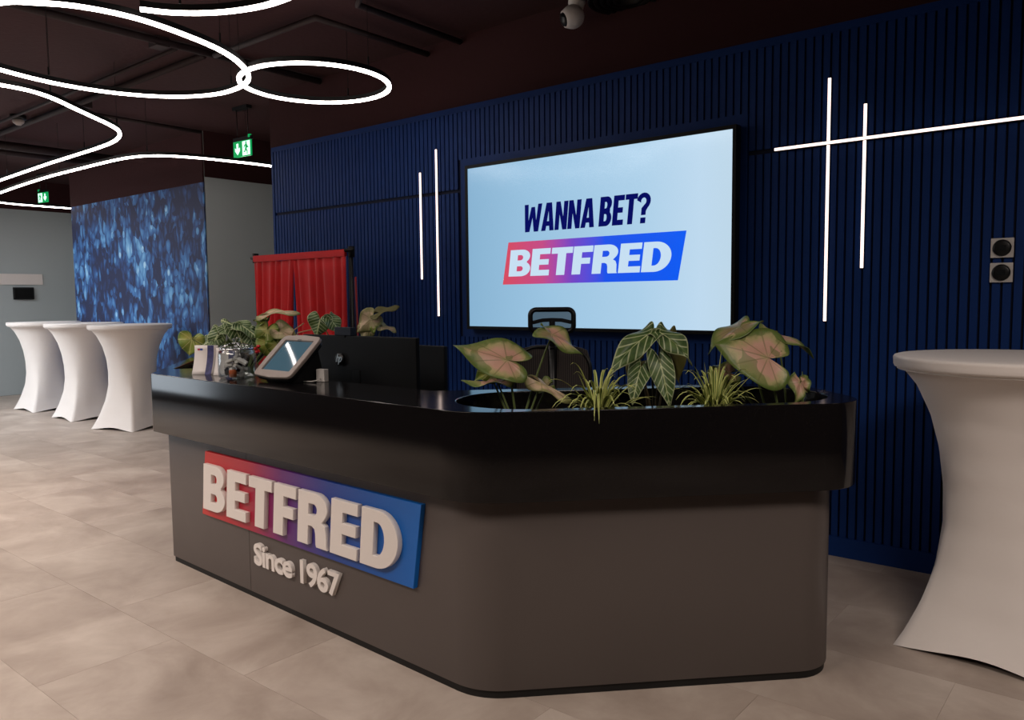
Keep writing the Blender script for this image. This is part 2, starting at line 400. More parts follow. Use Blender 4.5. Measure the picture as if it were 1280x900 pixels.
for x, z0, z1 in slots:
    if x > -6.1 and x < -.38 and ns < 298:
        s_ = bpy.data.objects.new('slat', slat_me); COL.objects.link(s_); s_.parent = WB
        s_.location = (x-wl.x, .010-wl.y, (z0+z1)/2-wl.z); s_.scale = (1, 1, z1-z0); ns += 1
    else: add_box(bmr, (x-wl.x, .010-wl.y, (z0+z1)/2-wl.z), (.034, .014, z1-z0))
tag(link('slat_panelling', bm_mesh('slat_panelling', bmr), m_blue, WB), kind='stuff')
# side and far walls
wf = box('wall_left', (-13.85, -2.7, CZ/2), (.1, 10.6, CZ), m_grey); tag(wf, kind='structure')
box('upper_band', (.055, 0, (2.88+CZ)/2-CZ/2), (.02, 10.6, CZ-2.88), m_burg, wf)
tag(box('wall_north', (-10.13, 2.65, CZ/2), (7.3, .1, CZ), m_grey), kind='structure')
tag(box('wall_corridor', (-6.52, 1.35, CZ/2), (.1, 2.5, CZ), m_grey), kind='structure')
m_dark = mat('dark_brown_paint', srgb(60, 50, 47), .85)
tag(box('wall_right', (2.65, -2.7, CZ/2), (.1, 10.6, CZ), m_dark), kind='structure')
tag(box('wall_front', (-5.6, -8.05, CZ/2), (16.4, .1, CZ), m_dark), kind='structure')
# mural block
MX0, MX1, MY = -11.95, -8.41, .42
mb = box('wall_mural', ((MX0+MX1)/2, (MY+1.9)/2+.01, CZ/2), (MX1-MX0, 1.9-MY-.02, CZ), m_grey); tag(mb, kind='structure')
L = mb.location
box('mural_print', (0, MY-L.y+.004, 1.385-L.z), (MX1-MX0, .012, 2.77), m_mural, mb)
box('upper_band', (0, MY-L.y+.002, (2.77+CZ)/2-L.z), (MX1-MX0, .016, CZ-2.77), m_burg, mb)
box('upper_band', (MX1-L.x+.006, 0, (2.83+CZ)/2-L.z), (.014, 1.9-MY-.02, CZ-2.83), m_burg, mb)

# ------------------------------------------------------------------ ceiling services
def pipe(pts, r, label):
    p = tube('conduit', pts, r, m_pipe, None, 8, pts[0]); return tag(p, label, 'pipe', None)
zc = CZ-.035
pipe([(-5.68, -4.2, zc), (-5.68, -.02, zc)], .028, 'dark conduit crossing the ceiling above the large looped light')
pipe([(-5.6, -1.05, zc-.03), (-4.37, -1.05, zc-.03), (-4.37, -.02, zc-.03)], .022, 'dark conduit bending toward the blue wall above the small ring light')
pipe([(-3.9, -1.06, zc-.01), (-4.03, -.98, zc-.01), (-4.03, -.02, zc-.01)], .022, 'short dark conduit ending at the blue wall right of the small ring light')
pipe([(-5.76, -1.05, zc), (-11.2, -1.05, zc)], .026, 'long thick dark conduit running left along the ceiling inside the looped light')
pipe([(-5.76, -1.27, zc), (-9.6, -1.25, zc)], .014, 'thin dark conduit running beside the thicker one inside the looped light')
pipe([(-8.34, -.75, zc), (-8.34, .38, zc)], .02, 'dark conduit on the ceiling leading to the blue mural block')
pipe([(-10.4, -1.6, zc-.06), (-10.4, .38, zc-.06)], .05, 'thick dark duct on the ceiling near the smoke detector')
pipe([(-10.9, -1.6, zc-.05), (-10.9, .38, zc-.05)], .04, 'thick dark duct on the ceiling, farther of the pair left of the mural')
for nm, p, lab in (('junction_box', (-5.72, -1.42, zc), 'dark junction box on the ceiling conduit within the large loop'), ('junction_box', (-8.0, -1.0, zc), 'dark junction box on the ceiling between the two light loops')):
    tag(box(nm, p, (.12, .1, .07), m_pipe, None, 0, .006), lab, 'junction box')

# ------------------------------------------------------------------ pendant light tracks
def catmull(P, n=8, closed=False):
    P = [Vector(p) for p in P]; out = []; N = len(P)
    rng = range(N if closed else N-1)
    for i in rng:
        if closed: a, b, c, d = P[i-1], P[i], P[(i+1) % N], P[(i+2) % N]
        else: a, b, c, d = P[max(i-1, 0)], P[i], P[i+1], P[min(i+2, N-1)]
        for j in range(n):
            t = j/n; out.append(.5*((2*b)+(c-a)*t+(2*a-5*b+4*c-d)*t*t+(3*b-a-3*c+d)*t**3))
    if not closed: out.append(P[-1])
    return out
def sweep_rect(bm, pts, z0, z1, hw, closed):
    n = len(pts); R_ = []
    for i, p in enumerate(pts):
        t = (pts[(i+1) % n]-pts[i-1]) if closed else (pts[min(i+1, n-1)]-pts[max(i-1, 0)])
        t.normalize(); s_ = Vector((-t.y, t.x))
        R_.append([bm.verts.new((p.x+s_.x*hw*a, p.y+s_.y*hw*a, z)) for a, z in ((-1, z0), (1, z0), (1, z1), (-1, z1))])
    for i in range(n if closed else n-1):
        a, b = R_[i], R_[(i+1) % n]
        for j in range(4): bm.faces.new((a[j], b[j], b[(j+1) % 4], a[(j+1) % 4]))
    if not closed: bm.faces.new(R_[0]); bm.faces.new(R_[-1][::-1])
def light_track(name, ctrl, z, closed, label, drops, n=8, circle=None, hw=.0125):
    if circle: cx, cy, r = circle; pts = [Vector((cx+r*cos(2*pi*i/72), cy+r*sin(2*pi*i/72))) for i in range(72)]
    else: pts = catmull(ctrl, n, closed)
    o0 = Vector((sum(p.x for p in pts)/len(pts), sum(p.y for p in pts)/len(pts)))
    pts = [p-o0 for p in pts]
    root = thing(name, (o0.x, o0.y, z), label, 'pendant light', None)
    bm = bmesh.new(); sweep_rect(bm, pts, 0.0155, .045, hw, closed); link('housing', bm_mesh('housing', bm), m_bmetal, root)
    bm = bmesh.new(); sweep_rect(bm, pts, 0, .015, hw, closed); link('diffuser', bm_mesh('diffuser', bm), m_ring, root)
    for f in drops:
        p = pts[int(f*(len(pts)-1))]
        bm = bmesh.new(); tube_bm(bm, [(p.x, p.y, .05), (p.x, p.y, CZ-z)], .0016, 5); tube_bm(bm, [(p.x, p.y, .05), (p.x, p.y, .10)], .006, 6)
        link('suspension_cable', bm_mesh('suspension_cable', bm), m_bmetal, root)
    return root
LZ = 2.8
light_track('ring_light', None, LZ, True, 'small complete glowing ring light hanging nearest the blue wall', (0.02, .33, .66), circle=(-4.26, -1.145, .468))
light_track('loop_light', [(-4.21, -2.96), (-4.09, -2.86), (-3.98, -2.7), (-3.935, -2.47), (-3.98, -2.2), (-4.08, -1.92), (-4.24, -1.69), (-4.45, -1.51), (-4.69, -1.43), (-4.96, -1.44), (-5.21, -1.575), (-5.385, -1.81), (-5.46, -2.09), (-5.44, -2.4), (-5.3, -2.75), (-5.0, -3.02), (-4.6, -3.08)][::1], LZ, True,
            'large glowing looped pendant light overlapping the small ring at its left', (.12, .3, .5, .75))
light_track('ring_light', [(-3.80, -2.50), (-3.73, -2.38), (-3.61, -2.27), (-3.45, -2.185), (-3.26, -2.135), (-3.05, -2.14), (-2.85, -2.22), (-2.66, -2.4), (-2.56, -2.65), (-2.6, -2.95), (-2.8, -3.2), (-3.1, -3.28)], LZ, False,
            'glowing curved pendant light cut off by the top edge, above the large loop', (.12, .5))
light_track('curved_light', [(-5.72, -2.9), (-5.76, -2.6), (-5.765, -2.32), (-5.86, -2.12), (-6.05, -1.9), (-6.26, -1.66), (-6.42, -1.48), (-6.58, -1.345), (-6.8, -1.24), (-7.09, -1.17), (-7.48, -1.14), (-8.01, -1.125), (-8.6, -1.11), (-9.29, -1.08), (-10.14, -1.04), (-11.4, -1.0)], LZ, False,
            'glowing hook shaped pendant light sweeping left below the large loop', (.2, .45, .7, .92))
light_track('curved_light', [(-7.14, .52), (-7.15, .25), (-7.19, 0.0), (-7.24, -.25), (-7.34, -.5), (-7.5, -.66), (-7.72, -.735), (-8.05, -.765), (-8.88, -.78), (-9.52, -.78), (-10.36, -.74), (-11.3, -.67), (-11.95, -.6), (-12.3, -.42), (-12.43, -.15), (-12.44, .2), (-12.43, .7), (-12.43, 1.2)], LZ, False,
            'long low glowing pendant light running behind the blue wall edge and the mural', (.08, .3, .5, .75))

# ------------------------------------------------------------------ wall light strips
def strip(x0, x1, z0, z1, label):
    cx, cz = (x0+x1)/2, (z0+z1)/2
    root = thing('light_strip', (cx, 0, cz), label, 'wall light', None)
    box('channel', (0, .002, 0), (x1-x0+.006, .012, z1-z0+.006), m_bmetal, root)
    box('diffuser', (0, -.006, 0), (x1-x0, .010, z1-z0), m_strip, root, 0, .002)
hwS = .0072
strip(-1.395-hwS, -1.395+hwS, 1.283, 2.566, 'taller vertical glowing strip right of the screen')
strip(-1.212-hwS, -1.212+hwS, 1.563, 2.404, 'shorter vertical glowing strip, right of the tallest one beside the screen')
strip(-4.487-hwS, -4.487+hwS, 1.580, 2.404, 'shorter vertical glowing strip nearest the red curtain')
strip(-4.310-hwS, -4.310+hwS, 1.293, 2.559, 'taller vertical glowing strip just left of the screen')
strip(-1.68, 1.1, 2.228-hwS, 2.228+hwS, 'horizontal glowing strip crossing the two verticals right of the screen')
for o in COL.objects:
    if o.name.startswith('light_strip') and abs(o.location.z-2.228) < .001: o.location.y = -.014

# ------------------------------------------------------------------ screen on the wall
TVX0, TVX1, TVZ0, TVZ1 = -3.957, -1.880, 1.200, 2.388
tv = thing('wall_screen', ((TVX0+TVX1)/2, -.045, (TVZ0+TVZ1)/2), 'large wall mounted screen with pale blue picture and betting slogan', 'screen')
TWd, THt = TVX1-TVX0, TVZ1-TVZ0
box('casing', (0, .008, 0), (TWd, .05, THt), m_bplast, tv, 0, .004)
box('wall_mount', (0, .035, 0), (.6, .03, .4), m_bmetal, tv)
bz = .023
for nm, c, s in (('bezel', (0, -.022, THt/2-bz/2), (TWd, .012, bz)), ('bezel', (0, -.022, -THt/2+bz/2), (TWd, .012, bz)),
                 ('bezel', (-TWd/2+bz/2, -.022, 0), (bz, .012, THt-2*bz)), ('bezel', (TWd/2-bz/2, -.022, 0), (bz, .012, THt-2*bz))):
    box(nm, c, s, m_bmatte, tv, 0, .002)
pic = box('display', (0, -.0185, 0), (TWd-2*bz, .003, THt-2*bz), m_screen, tv)
box('maker_mark', (-.12, -.029, -THt/2+bz/2), (.03, .002, .006), m_chrome, tv)
# glyph outlines, cap height 1
def G(ch):
    if ch == 'B': return .74, [[(0, 0), (.43, 0)]+arc(.43, .28, .31, .28, -90, 55)+arc(.42, .745, .28, .255, -50, 90)+[(0, 1)],
                               [(.27, .19), (.40, .19)]+arc(.40, .285, .085, .095, -90, 90, 8)+[(.27, .38)], [(.27, .60), (.38, .60)]+arc(.38, .70, .085, .10, -90, 90, 8)+[(.27, .80)]]
    if ch == 'E': return .63, [[(0, 0), (.62, 0), (.62, .21), (.27, .21), (.27, .40), (.58, .40), (.58, .60), (.27, .60), (.27, .79), (.61, .79), (.61, 1), (0, 1)]]
    if ch == 'T': return .68, [[(.205, 0), (.475, 0), (.475, .78), (.68, .78), (.68, 1), (0, 1), (0, .78), (.205, .78)]]
    if ch == 'F': return .60, [[(0, 0), (.27, 0), (.27, .37), (.54, .37), (.54, .58), (.27, .58), (.27, .78), (.60, .78), (.60, 1), (0, 1)]]
    if ch == 'R': return .76, [[(0, 0), (.27, 0), (.27, .37), (.36, .37), (.43, .33), (.455, .25), (.47, .05), (.49, 0), (.76, 0), (.735, .06), (.72, .30), (.68, .42), (.60, .475)]+arc(.43, .725, .30, .275, -40, 90)+[(0, 1)],
                               [(.27, .58), (.39, .58)]+arc(.39, .685, .09, .105, -90, 90, 8)+[(.27, .79)]]
    if ch == 'D': return .78, [[(0, 0), (.34, 0)]+arc(.34, .5, .44, .5, -90, 90, 20)+[(0, 1)], [(.27, .21), (.33, .21)]+arc(.33, .5, .17, .29, -90, 90, 14)+[(.27, .79)]]
def Cn(ch):   # condensed
    if ch == 'W': return .80, [[(.10, 0), (.30, 0), (.40, .52), (.50, 0), (.70, 0), (.80, 1), (.62, 1), (.575, .40), (.48, .9), (.32, .9), (.225, .40), (.18, 1), (0, 1)]]
    if ch == 'A': return .56, [[(0, 0), (.19, 0), (.215, .17), (.345, .17), (.37, 0), (.56, 0), (.40, 1), (.16, 1)], [(.235, .34), (.325, .34), (.28, .72)]]
    if ch == 'N': return .52, [[(0, 0), (.18, 0), (.18, .55), (.34, 0), (.52, 0), (.52, 1), (.34, 1), (.34, .45), (.18, 1), (0, 1)]]
    if ch == 'B': return .50, [[(0, 0), (.28, 0)]+arc(.28, .26, .21, .26, -90, 50, 8)+arc(.27, .76, .20, .24, -45, 90, 8)+[(0, 1)],
                               [(.19, .17), (.25, .17)]+arc(.25, .29, .05, .12, -90, 90, 6)+[(.19, .41)], [(.19, .60), (.24, .60)]+arc(.24, .71, .05, .11, -90, 90, 6)+[(.19, .82)]]
    if ch == 'E': return .42, [[(0, 0), (.42, 0), (.42, .18), (.19, .18), (.19, .41), (.38, .41), (.38, .59), (.19, .59), (.19, .82), (.42, .82), (.42, 1), (0, 1)]]
    if ch == 'T': return .46, [[(.135, 0), (.325, 0), (.325, .82), (.46, .82), (.46, 1), (0, 1), (0, .82), (.135, .82)]]
    if ch == '?': return .46, [[(.13, 0), (.32, 0), (.32, .19), (.13, .19)],
                               [(.14, .27), (.31, .27), (.31, .40)]+arc(.20, .72, .26, .28, -50, 170, 14)+[(.11, .68)]+arc(.20, .72, .10, .12, 170, -30, 8)+[(.14, .50)]]
def word(s, glyph, x0, z0, width, h, y, depth, m, parent, name, gap=.045, shear=.1, space=.15, bevel=0):
    tot = 0
    for ch in s: tot += (space if ch == ' ' else glyph(ch)[0]+gap)
    k_ = width/(tot-gap); x = x0
    for ch in s:
        if ch == ' ': x += space*k_; continue
        wd, lps = glyph(ch)
        lp2 = [[(px*k_+py*h*shear, py*h) for px, py in lp] for lp in lps]
        mt = Matrix.Translation((x, y, z0)) @ Matrix.Rotation(pi/2, 4, 'X')
        # local z (depth) points toward -Y
        poly(name, lp2, depth, m, parent, bevel, mt)
        x += (wd+gap)*k_
c0 = tv.location
lg = [(-3.611, 1.521), (-2.241, 1.521), (-2.187, 1.814), (-3.555, 1.814)]
mt = Matrix.Translation((-c0.x, -.0200, -c0.z)) @ Matrix.Rotation(pi/2, 4, 'X')
lp1 = poly('logo_panel', [lg], .0012, m_sclogo, tv, 0, mt)
word('BETFRED', G, -3.557-c0.x, 1.576-c0.z, 1.26, .183, -.0212, .0012, m_whitetext, lp1, 'letter', gap=.03, shear=.13)
word('WANNA BET?', Cn, -3.425-c0.x, 1.876-c0.z, .985, .186, -.0200, .0012, m_navytext, tv, 'letter', gap=.035, shear=.10)

# ------------------------------------------------------------------ control dials at the right
for zc_, lab in ((1.637, 'upper square white wall thermostat with round black dial'), (1.521, 'lower square white wall thermostat with round black dial')):
    t = thing('thermostat', (-.583, 0, zc_), lab, 'thermostat', 'thermostats on the blue wall')
    box('plate', (0, -.006, 0), (.094, .012, .092), m_white, t, 0, .003)
    lathe('dial', [(0, 0), (.036, 0), (.039, .004), (.036, .012), (.030, .014), (0, .014)][::-1], m_bplast, t, (0, -.012, 0), 32, (pi/2, 0, 0))
    box('dial_display', (0, -.0268, 0), (.036, .001, .024), mat('dark_lcd', srgb(34, 36, 38), .2), t)

# ------------------------------------------------------------------ security camera, ceiling diffuser, detectors, exit signs
p = at(716, 27, 1, -.16)
t = thing('security_camera', p, 'white dome security camera at the top of the blue wall', 'camera')
lathe('mount', [(0, .16), (.05, .16), (.055, .12), (.04, .08), (0, .08)], m_white, t, (.01, .03, .0), 24)
tube('mount_stem', [(.01, .03, .15), (.01, .03, CZ-p.z)], .012, m_bmetal, t)
rq = Vector((-.55, -.75, -.35)).normalized().to_track_quat('Z', 'Y').to_euler()
lathe('housing', [(0, -.07)]+[(.073*cos(radians(a)), .073*sin(radians(a))) for a in range(-70, 40, 10)]+[(.052, .062), (0, .062)], m_white, t, (0, 0, .03), 28, rq)
hd = Vector((-.55, -.75, -.35)).normalized()
lathe('lens', [(0, 0), (.044, 0), (.04, .014), (.022, .02), (0, .021)], m_bplast, t, Vector((0, 0, .03))+hd*.058, 24, rq)
p = at(785, 2, 2, 3.2)
t = thing('ceiling_diffuser', p, 'round black concentric air diffuser on the ceiling near the blue wall', 'vent')
for i, r in enumerate((.06, .10, .14, .18, .215)):
    lathe('vane_ring', [(r, .0), (r+.012, -.02), (r+.028, -.028), (r+.03, -.02), (r+.012, .004), (r, .0)], m_bmetal, t, (0, 0, .03), 36)
lathe('neck', [(.23, .0), (.235, .03), (.2, .05), (.2, CZ-p.z), (0, CZ-p.z)], m_bmetal, t, (0, 0, .02), 36)
t = thing('smoke_detector', (-9.1, -1.19, CZ-.07), 'small white round smoke detector on the ceiling at far left', 'smoke detector')
lathe('detector_head', [(0, -.03), (.025, -.03), (.035, -.018), (.05, -.01), (.055, .01), (.05, .03), (0, .03)], mat('detector_grey', srgb(150, 140, 135), .5), t, (0, 0, 0), 24)
lathe('base', [(.05, .02), (.075, .03), (.075, .07), (0, .07)], m_bmetal, t, (0, 0, 0), 24)
def exit_sign(cx, cy, cz, rz, label, arrow_left, sgn_s=1.0):
    t = thing('exit_sign', (cx, cy, cz), label, 'exit sign', 'hanging exit signs', rz)
    w_, h_ = .29*sgn_s, .155*sgn_s
    box('sign_panel', (0, 0, 0), (w_, .016, h_), m_green, t, 0, .002)
    s_ = -1 if arrow_left else 1
    def fl_(lp, nm, m, yy=-.0085):
        poly(nm, [lp], .002, m, t, 0, Matrix.Translation((0, yy, 0)) @ Matrix.Rotation(pi/2, 4, 'X'))
    ax = s_*w_*.25
    a_ = h_
    fl_([(ax-.10*a_, .36*a_), (ax+.10*a_, .36*a_), (ax+.10*a_, 0), (ax+.26*a_, .10*a_), (ax+.26*a_, -.10*a_), (ax, -.36*a_), (ax-.26*a_, -.10*a_), (ax-.26*a_, .10*a_), (ax-.10*a_, 0)], 'arrow', m_exwhite)
    dx = -s_*w_*.25
    fl_([(dx-.40*a_, -.44*a_), (dx+.40*a_, -.44*a_), (dx+.40*a_, .44*a_), (dx-.40*a_, .44*a_)], 'doorway', m_exwhite)
    fl_([(dx-.05*a_, .40*a_), (dx+.07*a_, .40*a_), (dx+.07*a_, .28*a_), (dx+.16*a_, .12*a_), (dx+.26*a_, .06*a_), (dx+.24*a_, 0), (dx+.10*a_, .02*a_), (dx+.06*a_, -.06*a_), (dx+.16*a_, -.20*a_), (dx+.14*a_, -.40*a_), (dx+.07*a_, -.40*a_), (dx+.07*a_, -.22*a_),
         (dx-.04*a_, -.12*a_), (dx-.10*a_, -.24*a_), (dx-.26*a_, -.24*a_), (dx-.26*a_, -.17*a_), (dx-.15*a_, -.16*a_), (dx-.08*a_, .04*a_), (dx-.05*a_, .16*a_), (dx-.17*a_, .08*a_), (dx-.21*a_, .0), (dx-.26*a_, .03*a_), (dx-.2*a_, .16*a_), (dx-.05*a_, .26*a_)], 'running_figure', m_green, -.0105)
    box('status_lamp', (w_*.42*(-s_), 0, h_/2+.035), (.03, .02, .03), m_green, t)
    box('lamp_housing', (0, .006, h_/2+.02), (w_, .03, .035), m_bmetal, t)
    for q in (-.09, .09): tube('hanger', [(q, .006, h_/2+.03), (q, .006, CZ-cz-.03)], .004, m_bmetal, t, 6)
    box('ceiling_plate', (0, .006, CZ-cz-.015), (.24, .06, .03), m_bmetal, t)
exit_sign(-7.09, .1, 2.928, radians(2), 'green and white exit sign hanging beside the blue wall edge', True)
exit_sign(-12.9, .42, 2.99, radians(6), 'green and white exit sign hanging at the far left of the mural', False, .95)

# ------------------------------------------------------------------ far wall notices
t = tag(box('notice_strip', (-13.79, .2, 1.80), (.012, .95, .17), m_card, None, 0, .003), 'pale notice strip on the far grey wall', 'notice')
t = thing('card_reader', (-13.79, .39, 1.58), 'small black box on the far grey wall below the pale notice', 'wall device')
box('case', (0, 0, 0), (.05, .29, .19), m_bplast, t, 0, .01); box('face_plate', (.027, 0, 0), (.004, .24, .14), m_bmatte, t)

# ------------------------------------------------------------------ cocktail tables
def cover_mesh():
    bm = bmesh.new(); NA, NH = 96, 44; H = 1.165; RT = .44; rings = []
    def cr(t):   # corner radius and mid-edge half width against height
        P = [(0, .452, .305), (.06, .405, .285), (.15, .35, .258), (.28, .29, .235), (.42, .255, .226), (.55, .25, .235), (.68, .262, .258), (.8, .297, .295), (.9, .348, .348), (.955, .398, .398), (.965, .43, .43), (.97, .438, .438), (1, .44, .44)]
        for (a, b, c), (d, e, f) in zip(P, P[1:]):
            if a <= t <= d:
                u = (t-a)/(d-a); return b+(e-b)*u, c+(f-c)*u
        return P[-1][1:]
    ts = [i/36*.955 for i in range(37)]+[.962, .968, .975, .985, .995, 1.0]
    for t in ts:
        rc, rm = cr(t); ring = []
        wgt = max(0, 1-t/.62)**.8
        for j in range(NA):
            th = 2*pi*j/NA; ph = ((th+pi/4) % (pi/2))-pi/4   # 0 at mid-edge
            sq = rm/cos(ph)
            full = rc*(rm/.305 if False else 1)
            lin = min(sq*(rc/(rm*sqrt(2))) if False else rm+(rc-rm)*((1/cos(ph)-1)/(sqrt(2)-1)), rc)
            circ = rm+(rc-rm)*.5*(1-cos(4*ph))
            r = wgt*lin+(1-wgt)*circ
            z = t*H
            if t < .12: z += (1-t/.12)*.030*max(0, cos(2*ph))**1.2*(1 if True else 0)
            ring.append(bm.verts.new((r*cos(th), r*sin(th), z)))
        rings.append(ring)
    # rolled rim and top
    for r, z in ((.436, H+.006), (.425, H+.009), (.3, H+.008), (.15, H+.007)):
        rings.append([bm.verts.new((r*cos(2*pi*j/NA), r*sin(2*pi*j/NA), z)) for j in range(NA)])
    for a, b in zip(rings, rings[1:]):
        for j in range(NA): bm.faces.new((a[j], a[(j+1) % NA], b[(j+1) % NA], b[j]))
    bm.faces.new(rings[-1])
    return bm_mesh('stretch_cover', bm, True)
cov = cover_mesh(); cov.materials.append(m_spandex)
bm = bmesh.new(); tube_bm(bm, [(0, 0, .1), (0, 0, 1.12)], .03, 12); pole_me = bm_mesh('pole', bm, True); pole_me.materials.append(m_bmetal)
bm = bmesh.new(); bmesh.ops.create_cone(bm, cap_ends=True, segments=48, radius1=.425, radius2=.425, depth=.025); top_me = bm_mesh('tabletop', bm); top_me.materials.append(m_white)
bm = bmesh.new(); add_box(bm, (.17, 0, .05), (.34, .04, .03), 0, .006); tube_bm(bm, [(.32, 0, .036), (.32, 0, 0.0)], .016, 8); leg_me = bm_mesh('leg', bm); leg_me.materials.append(m_bmetal)
for x, y, rz, lab in ((-.425, -.72, radians(-7), 'white stretch-covered cocktail table standing alone at the right before the blue wall'),
                      (-9.06, -.17, radians(16), 'white covered cocktail table nearest the reception desk of the three by the mural'),
                      (-10.33, -.15, radians(-2), 'white covered cocktail table in the middle of the three by the mural'),
                      (-11.62, -.13, radians(1), 'white covered cocktail table farthest left of the three by the mural')):
    t = thing('cocktail_table', (x, y, .001), lab, 'table', 'white covered cocktail tables', rz)
    link('stretch_cover', cov, None, t); link('pole', pole_me, None, t); link('tabletop', top_me, None, t, (0, 0, 1.13))
    for q in range(4): link('leg', leg_me, None, t, (0, 0, 0), (0, 0, q*pi/2+pi/4))

# ------------------------------------------------------------------ red curtain booth
CY = -.5
cb_ = thing('curtain_booth', (-5.41, CY, 0), 'red curtains on a black frame beside the blue wall', 'curtain')
xa, xb = -6.045-(-5.41), -4.76-(-5.41)
def crt(name, x0, x1, z0, z1, nf, splay, seed, y=0):
    rnd = random.Random(seed); bm = bmesh.new(); N, K = nf*10, 14; R_ = []
    ph = [rnd.uniform(0, 6) for _ in range(4)]
    for kk in range(K+1):
        v_ = kk/K; row = []
        for i in range(N+1):
            u = i/N; z = z1+(z0-z1)*v_; amp = .006+.020*min(1, v_*2.2)
            xx = x0+(x1-x0)*u; xx += splay*v_*(u if splay < 0 else (1-u))
            yy = amp*(sin(u*nf*2*pi+ph[0])+.5*sin(u*nf*1.37*2*pi+ph[1]+v_))
            row.append(bm.verts.new((xx, y+yy, z+.004*sin(u*9+ph[2]))))
        R_.append(row)
    for a, b in zip(R_, R_[1:]):
        for i in range(N): bm.faces.new((a[i], a[i+1], b[i+1], b[i]))
    o = link(name, bm_mesh(name, bm, True), m_red, cb_); md = o.modifiers.new('s', 'SOLIDIFY'); md.thickness = .003
    return o
crt('curtain', xa+.02, -.085+.03, .03, 1.755, 6, -.17, 1)
crt('curtain', -.085+.035, xb-.04, .03, 1.772, 6, .13, 2)
# rod pocket
bm = bmesh.new(); add_box(bm, ((xa+xb)/2-.01, 0, 1.782), (xb-xa-.06, .03, .055), 0, .012); o = link('rod_pocket', bm_mesh('rod_pocket', bm), m_red, cb_)
tube('top_rod', [(xa-.02, 0, 1.79), (xb+.05, 0, 1.80)], .014, m_bmetal, cb_)
for xx in (xa-.005, xb-.01): tube('post', [(xx, .03, 0), (xx, .03, 1.82)], .012, m_bmetal, cb_)
for xx in (xa-.005, xb-.01):
    lathe('collar', [(.014, -.03), (.024, -.03), (.024, .03), (.014, .03)], m_bmetal, cb_, (xx, .03, 1.18), 12); lathe('collar', [(.014, -.04), (.026, -.04), (.026, .04), (.014, .04)], m_bmetal, cb_, (xx, .03, 1.79), 12)
    box('foot_plate', (xx, .06, .01), (.24, .3, .02), m_bmetal, cb_)
tube('rear_post', [(xb-.36, .3, 0), (xb-.36, .3, 1.80)], .012, m_bmetal, cb_)
tube('side_rod', [(xb-.01, .03, 1.79), (xb-.36, .3, 1.79)], .01, m_bmetal, cb_)
tube('brace', [(xb-.02, .04, 1.35), (xb-.35, .3, .9)], .008, m_bmetal, cb_)
bm = bmesh.new()
R_ = []
for z, g in ((.04, .18), (.7, .15), (1.2, .10), (1.6, .03)):
    R_.append([bm.verts.new((xb+.012-.30*i/8+.008*sin(i*1.9)+g*.15, .045+.24*i/8, z)) for i in range(9)])
for a, b in zip(R_, R_[1:]):
    for i in range(8): bm.faces.new((a[i], a[i+1], b[i+1], b[i]))
o = link('side_curtain', bm_mesh('side_curtain', bm, True), m_red, cb_); o.modifiers.new('s', 'SOLIDIFY').thickness = .003

# ------------------------------------------------------------------ reception desk
RD = Vector((.697, .717)); RN = Vector((.717, -.697))    # along the right wing / its outward normal
LD = Vector((-.788, .616)); LNi = Vector((.616, .788))   # along the left wing / its inward normal
def rp(s, n): return RD*s+RN*n
def lp_(c, t, m_): return c+LD*t+LNi*m_
def desk_outline(off, rend, rc, closed_back=.0, endoff=None):
    """outer edge moved in by off; returns list"""
    e = off if endoff is None else endoff
    L0 = Vector((-4.17, -2.3515))
    # front line (direction (1,-.0444)), offset inward
    fd = Vector((1, -.0444)).normalized(); fn = Vector((.0444, 1)).normalized()
    P0 = L0+fn*off
    # left corner: intersect front with left wing outer line moved in by off
    def isect(p, d, q, e_):
        den = d.x*e_.y-d.y*e_.x; t = ((q.x-p.x)*e_.y-(q.y-p.y)*e_.x)/den; return p+d*t
    Lc = isect(P0, fd, L0+LNi*off, LD)
    Rq = rp(0, .436-off); Rc = isect(P0, fd, Rq, RD)
    Re1 = rp(-1.53-e, .436-off); Re2 = rp(-1.53-e, -.24)
    Ri = Vector((-2.331, -2.053)); Li = Vector((-3.72, -1.992))
    Le2 = L0+LD*(1.75-e)+LNi*.56; Le1 = L0+LD*(1.75-e)+LNi*off
    pts = [Lc, Rc, Re1, Re2, Ri, Li, Le2, Le1]
    return round_poly(pts, [rc*.16, rc, rend, .05, .08, .08, .05, rend*.6], 12)
desk = thing('reception_desk', (-3.0, -2.2, 0), 'dark grey angled reception desk with glossy black top band', 'desk')
D0 = Vector((-3.0, -2.2))
def rel(lps, o=D0): return [[(p[0]-o.x, p[1]-o.y) for p in lp] for lp in lps]
hole = []
hs0, hs1, hc_, hr = -3.02, -1.588, .115, .262
hole = [tuple(rp(hs1-hr+hr*sin(radians(a)), hc_+hr*cos(radians(a)))) for a in range(0, 181, 9)]+[tuple(rp(hs0+hr-hr*sin(radians(a)), hc_-hr*cos(radians(a)))) for a in range(0, 181, 9)]
L0 = Vector((-4.17, -2.3515))
lh = round_poly([lp_(L0, .27, .065), lp_(L0, 1.62, .065), lp_(L0, 1.62, .49), lp_(L0, .27, .49)], [.03, .1, .1, .1], 8)
band = poly('top_band', rel([desk_outline(0, .2, .30), hole, lh]), 1.04-.727, m_fascia, desk, .004, Matrix.Translation((0, 0, .727)))
bo = desk_outline(.072, .17, .24)
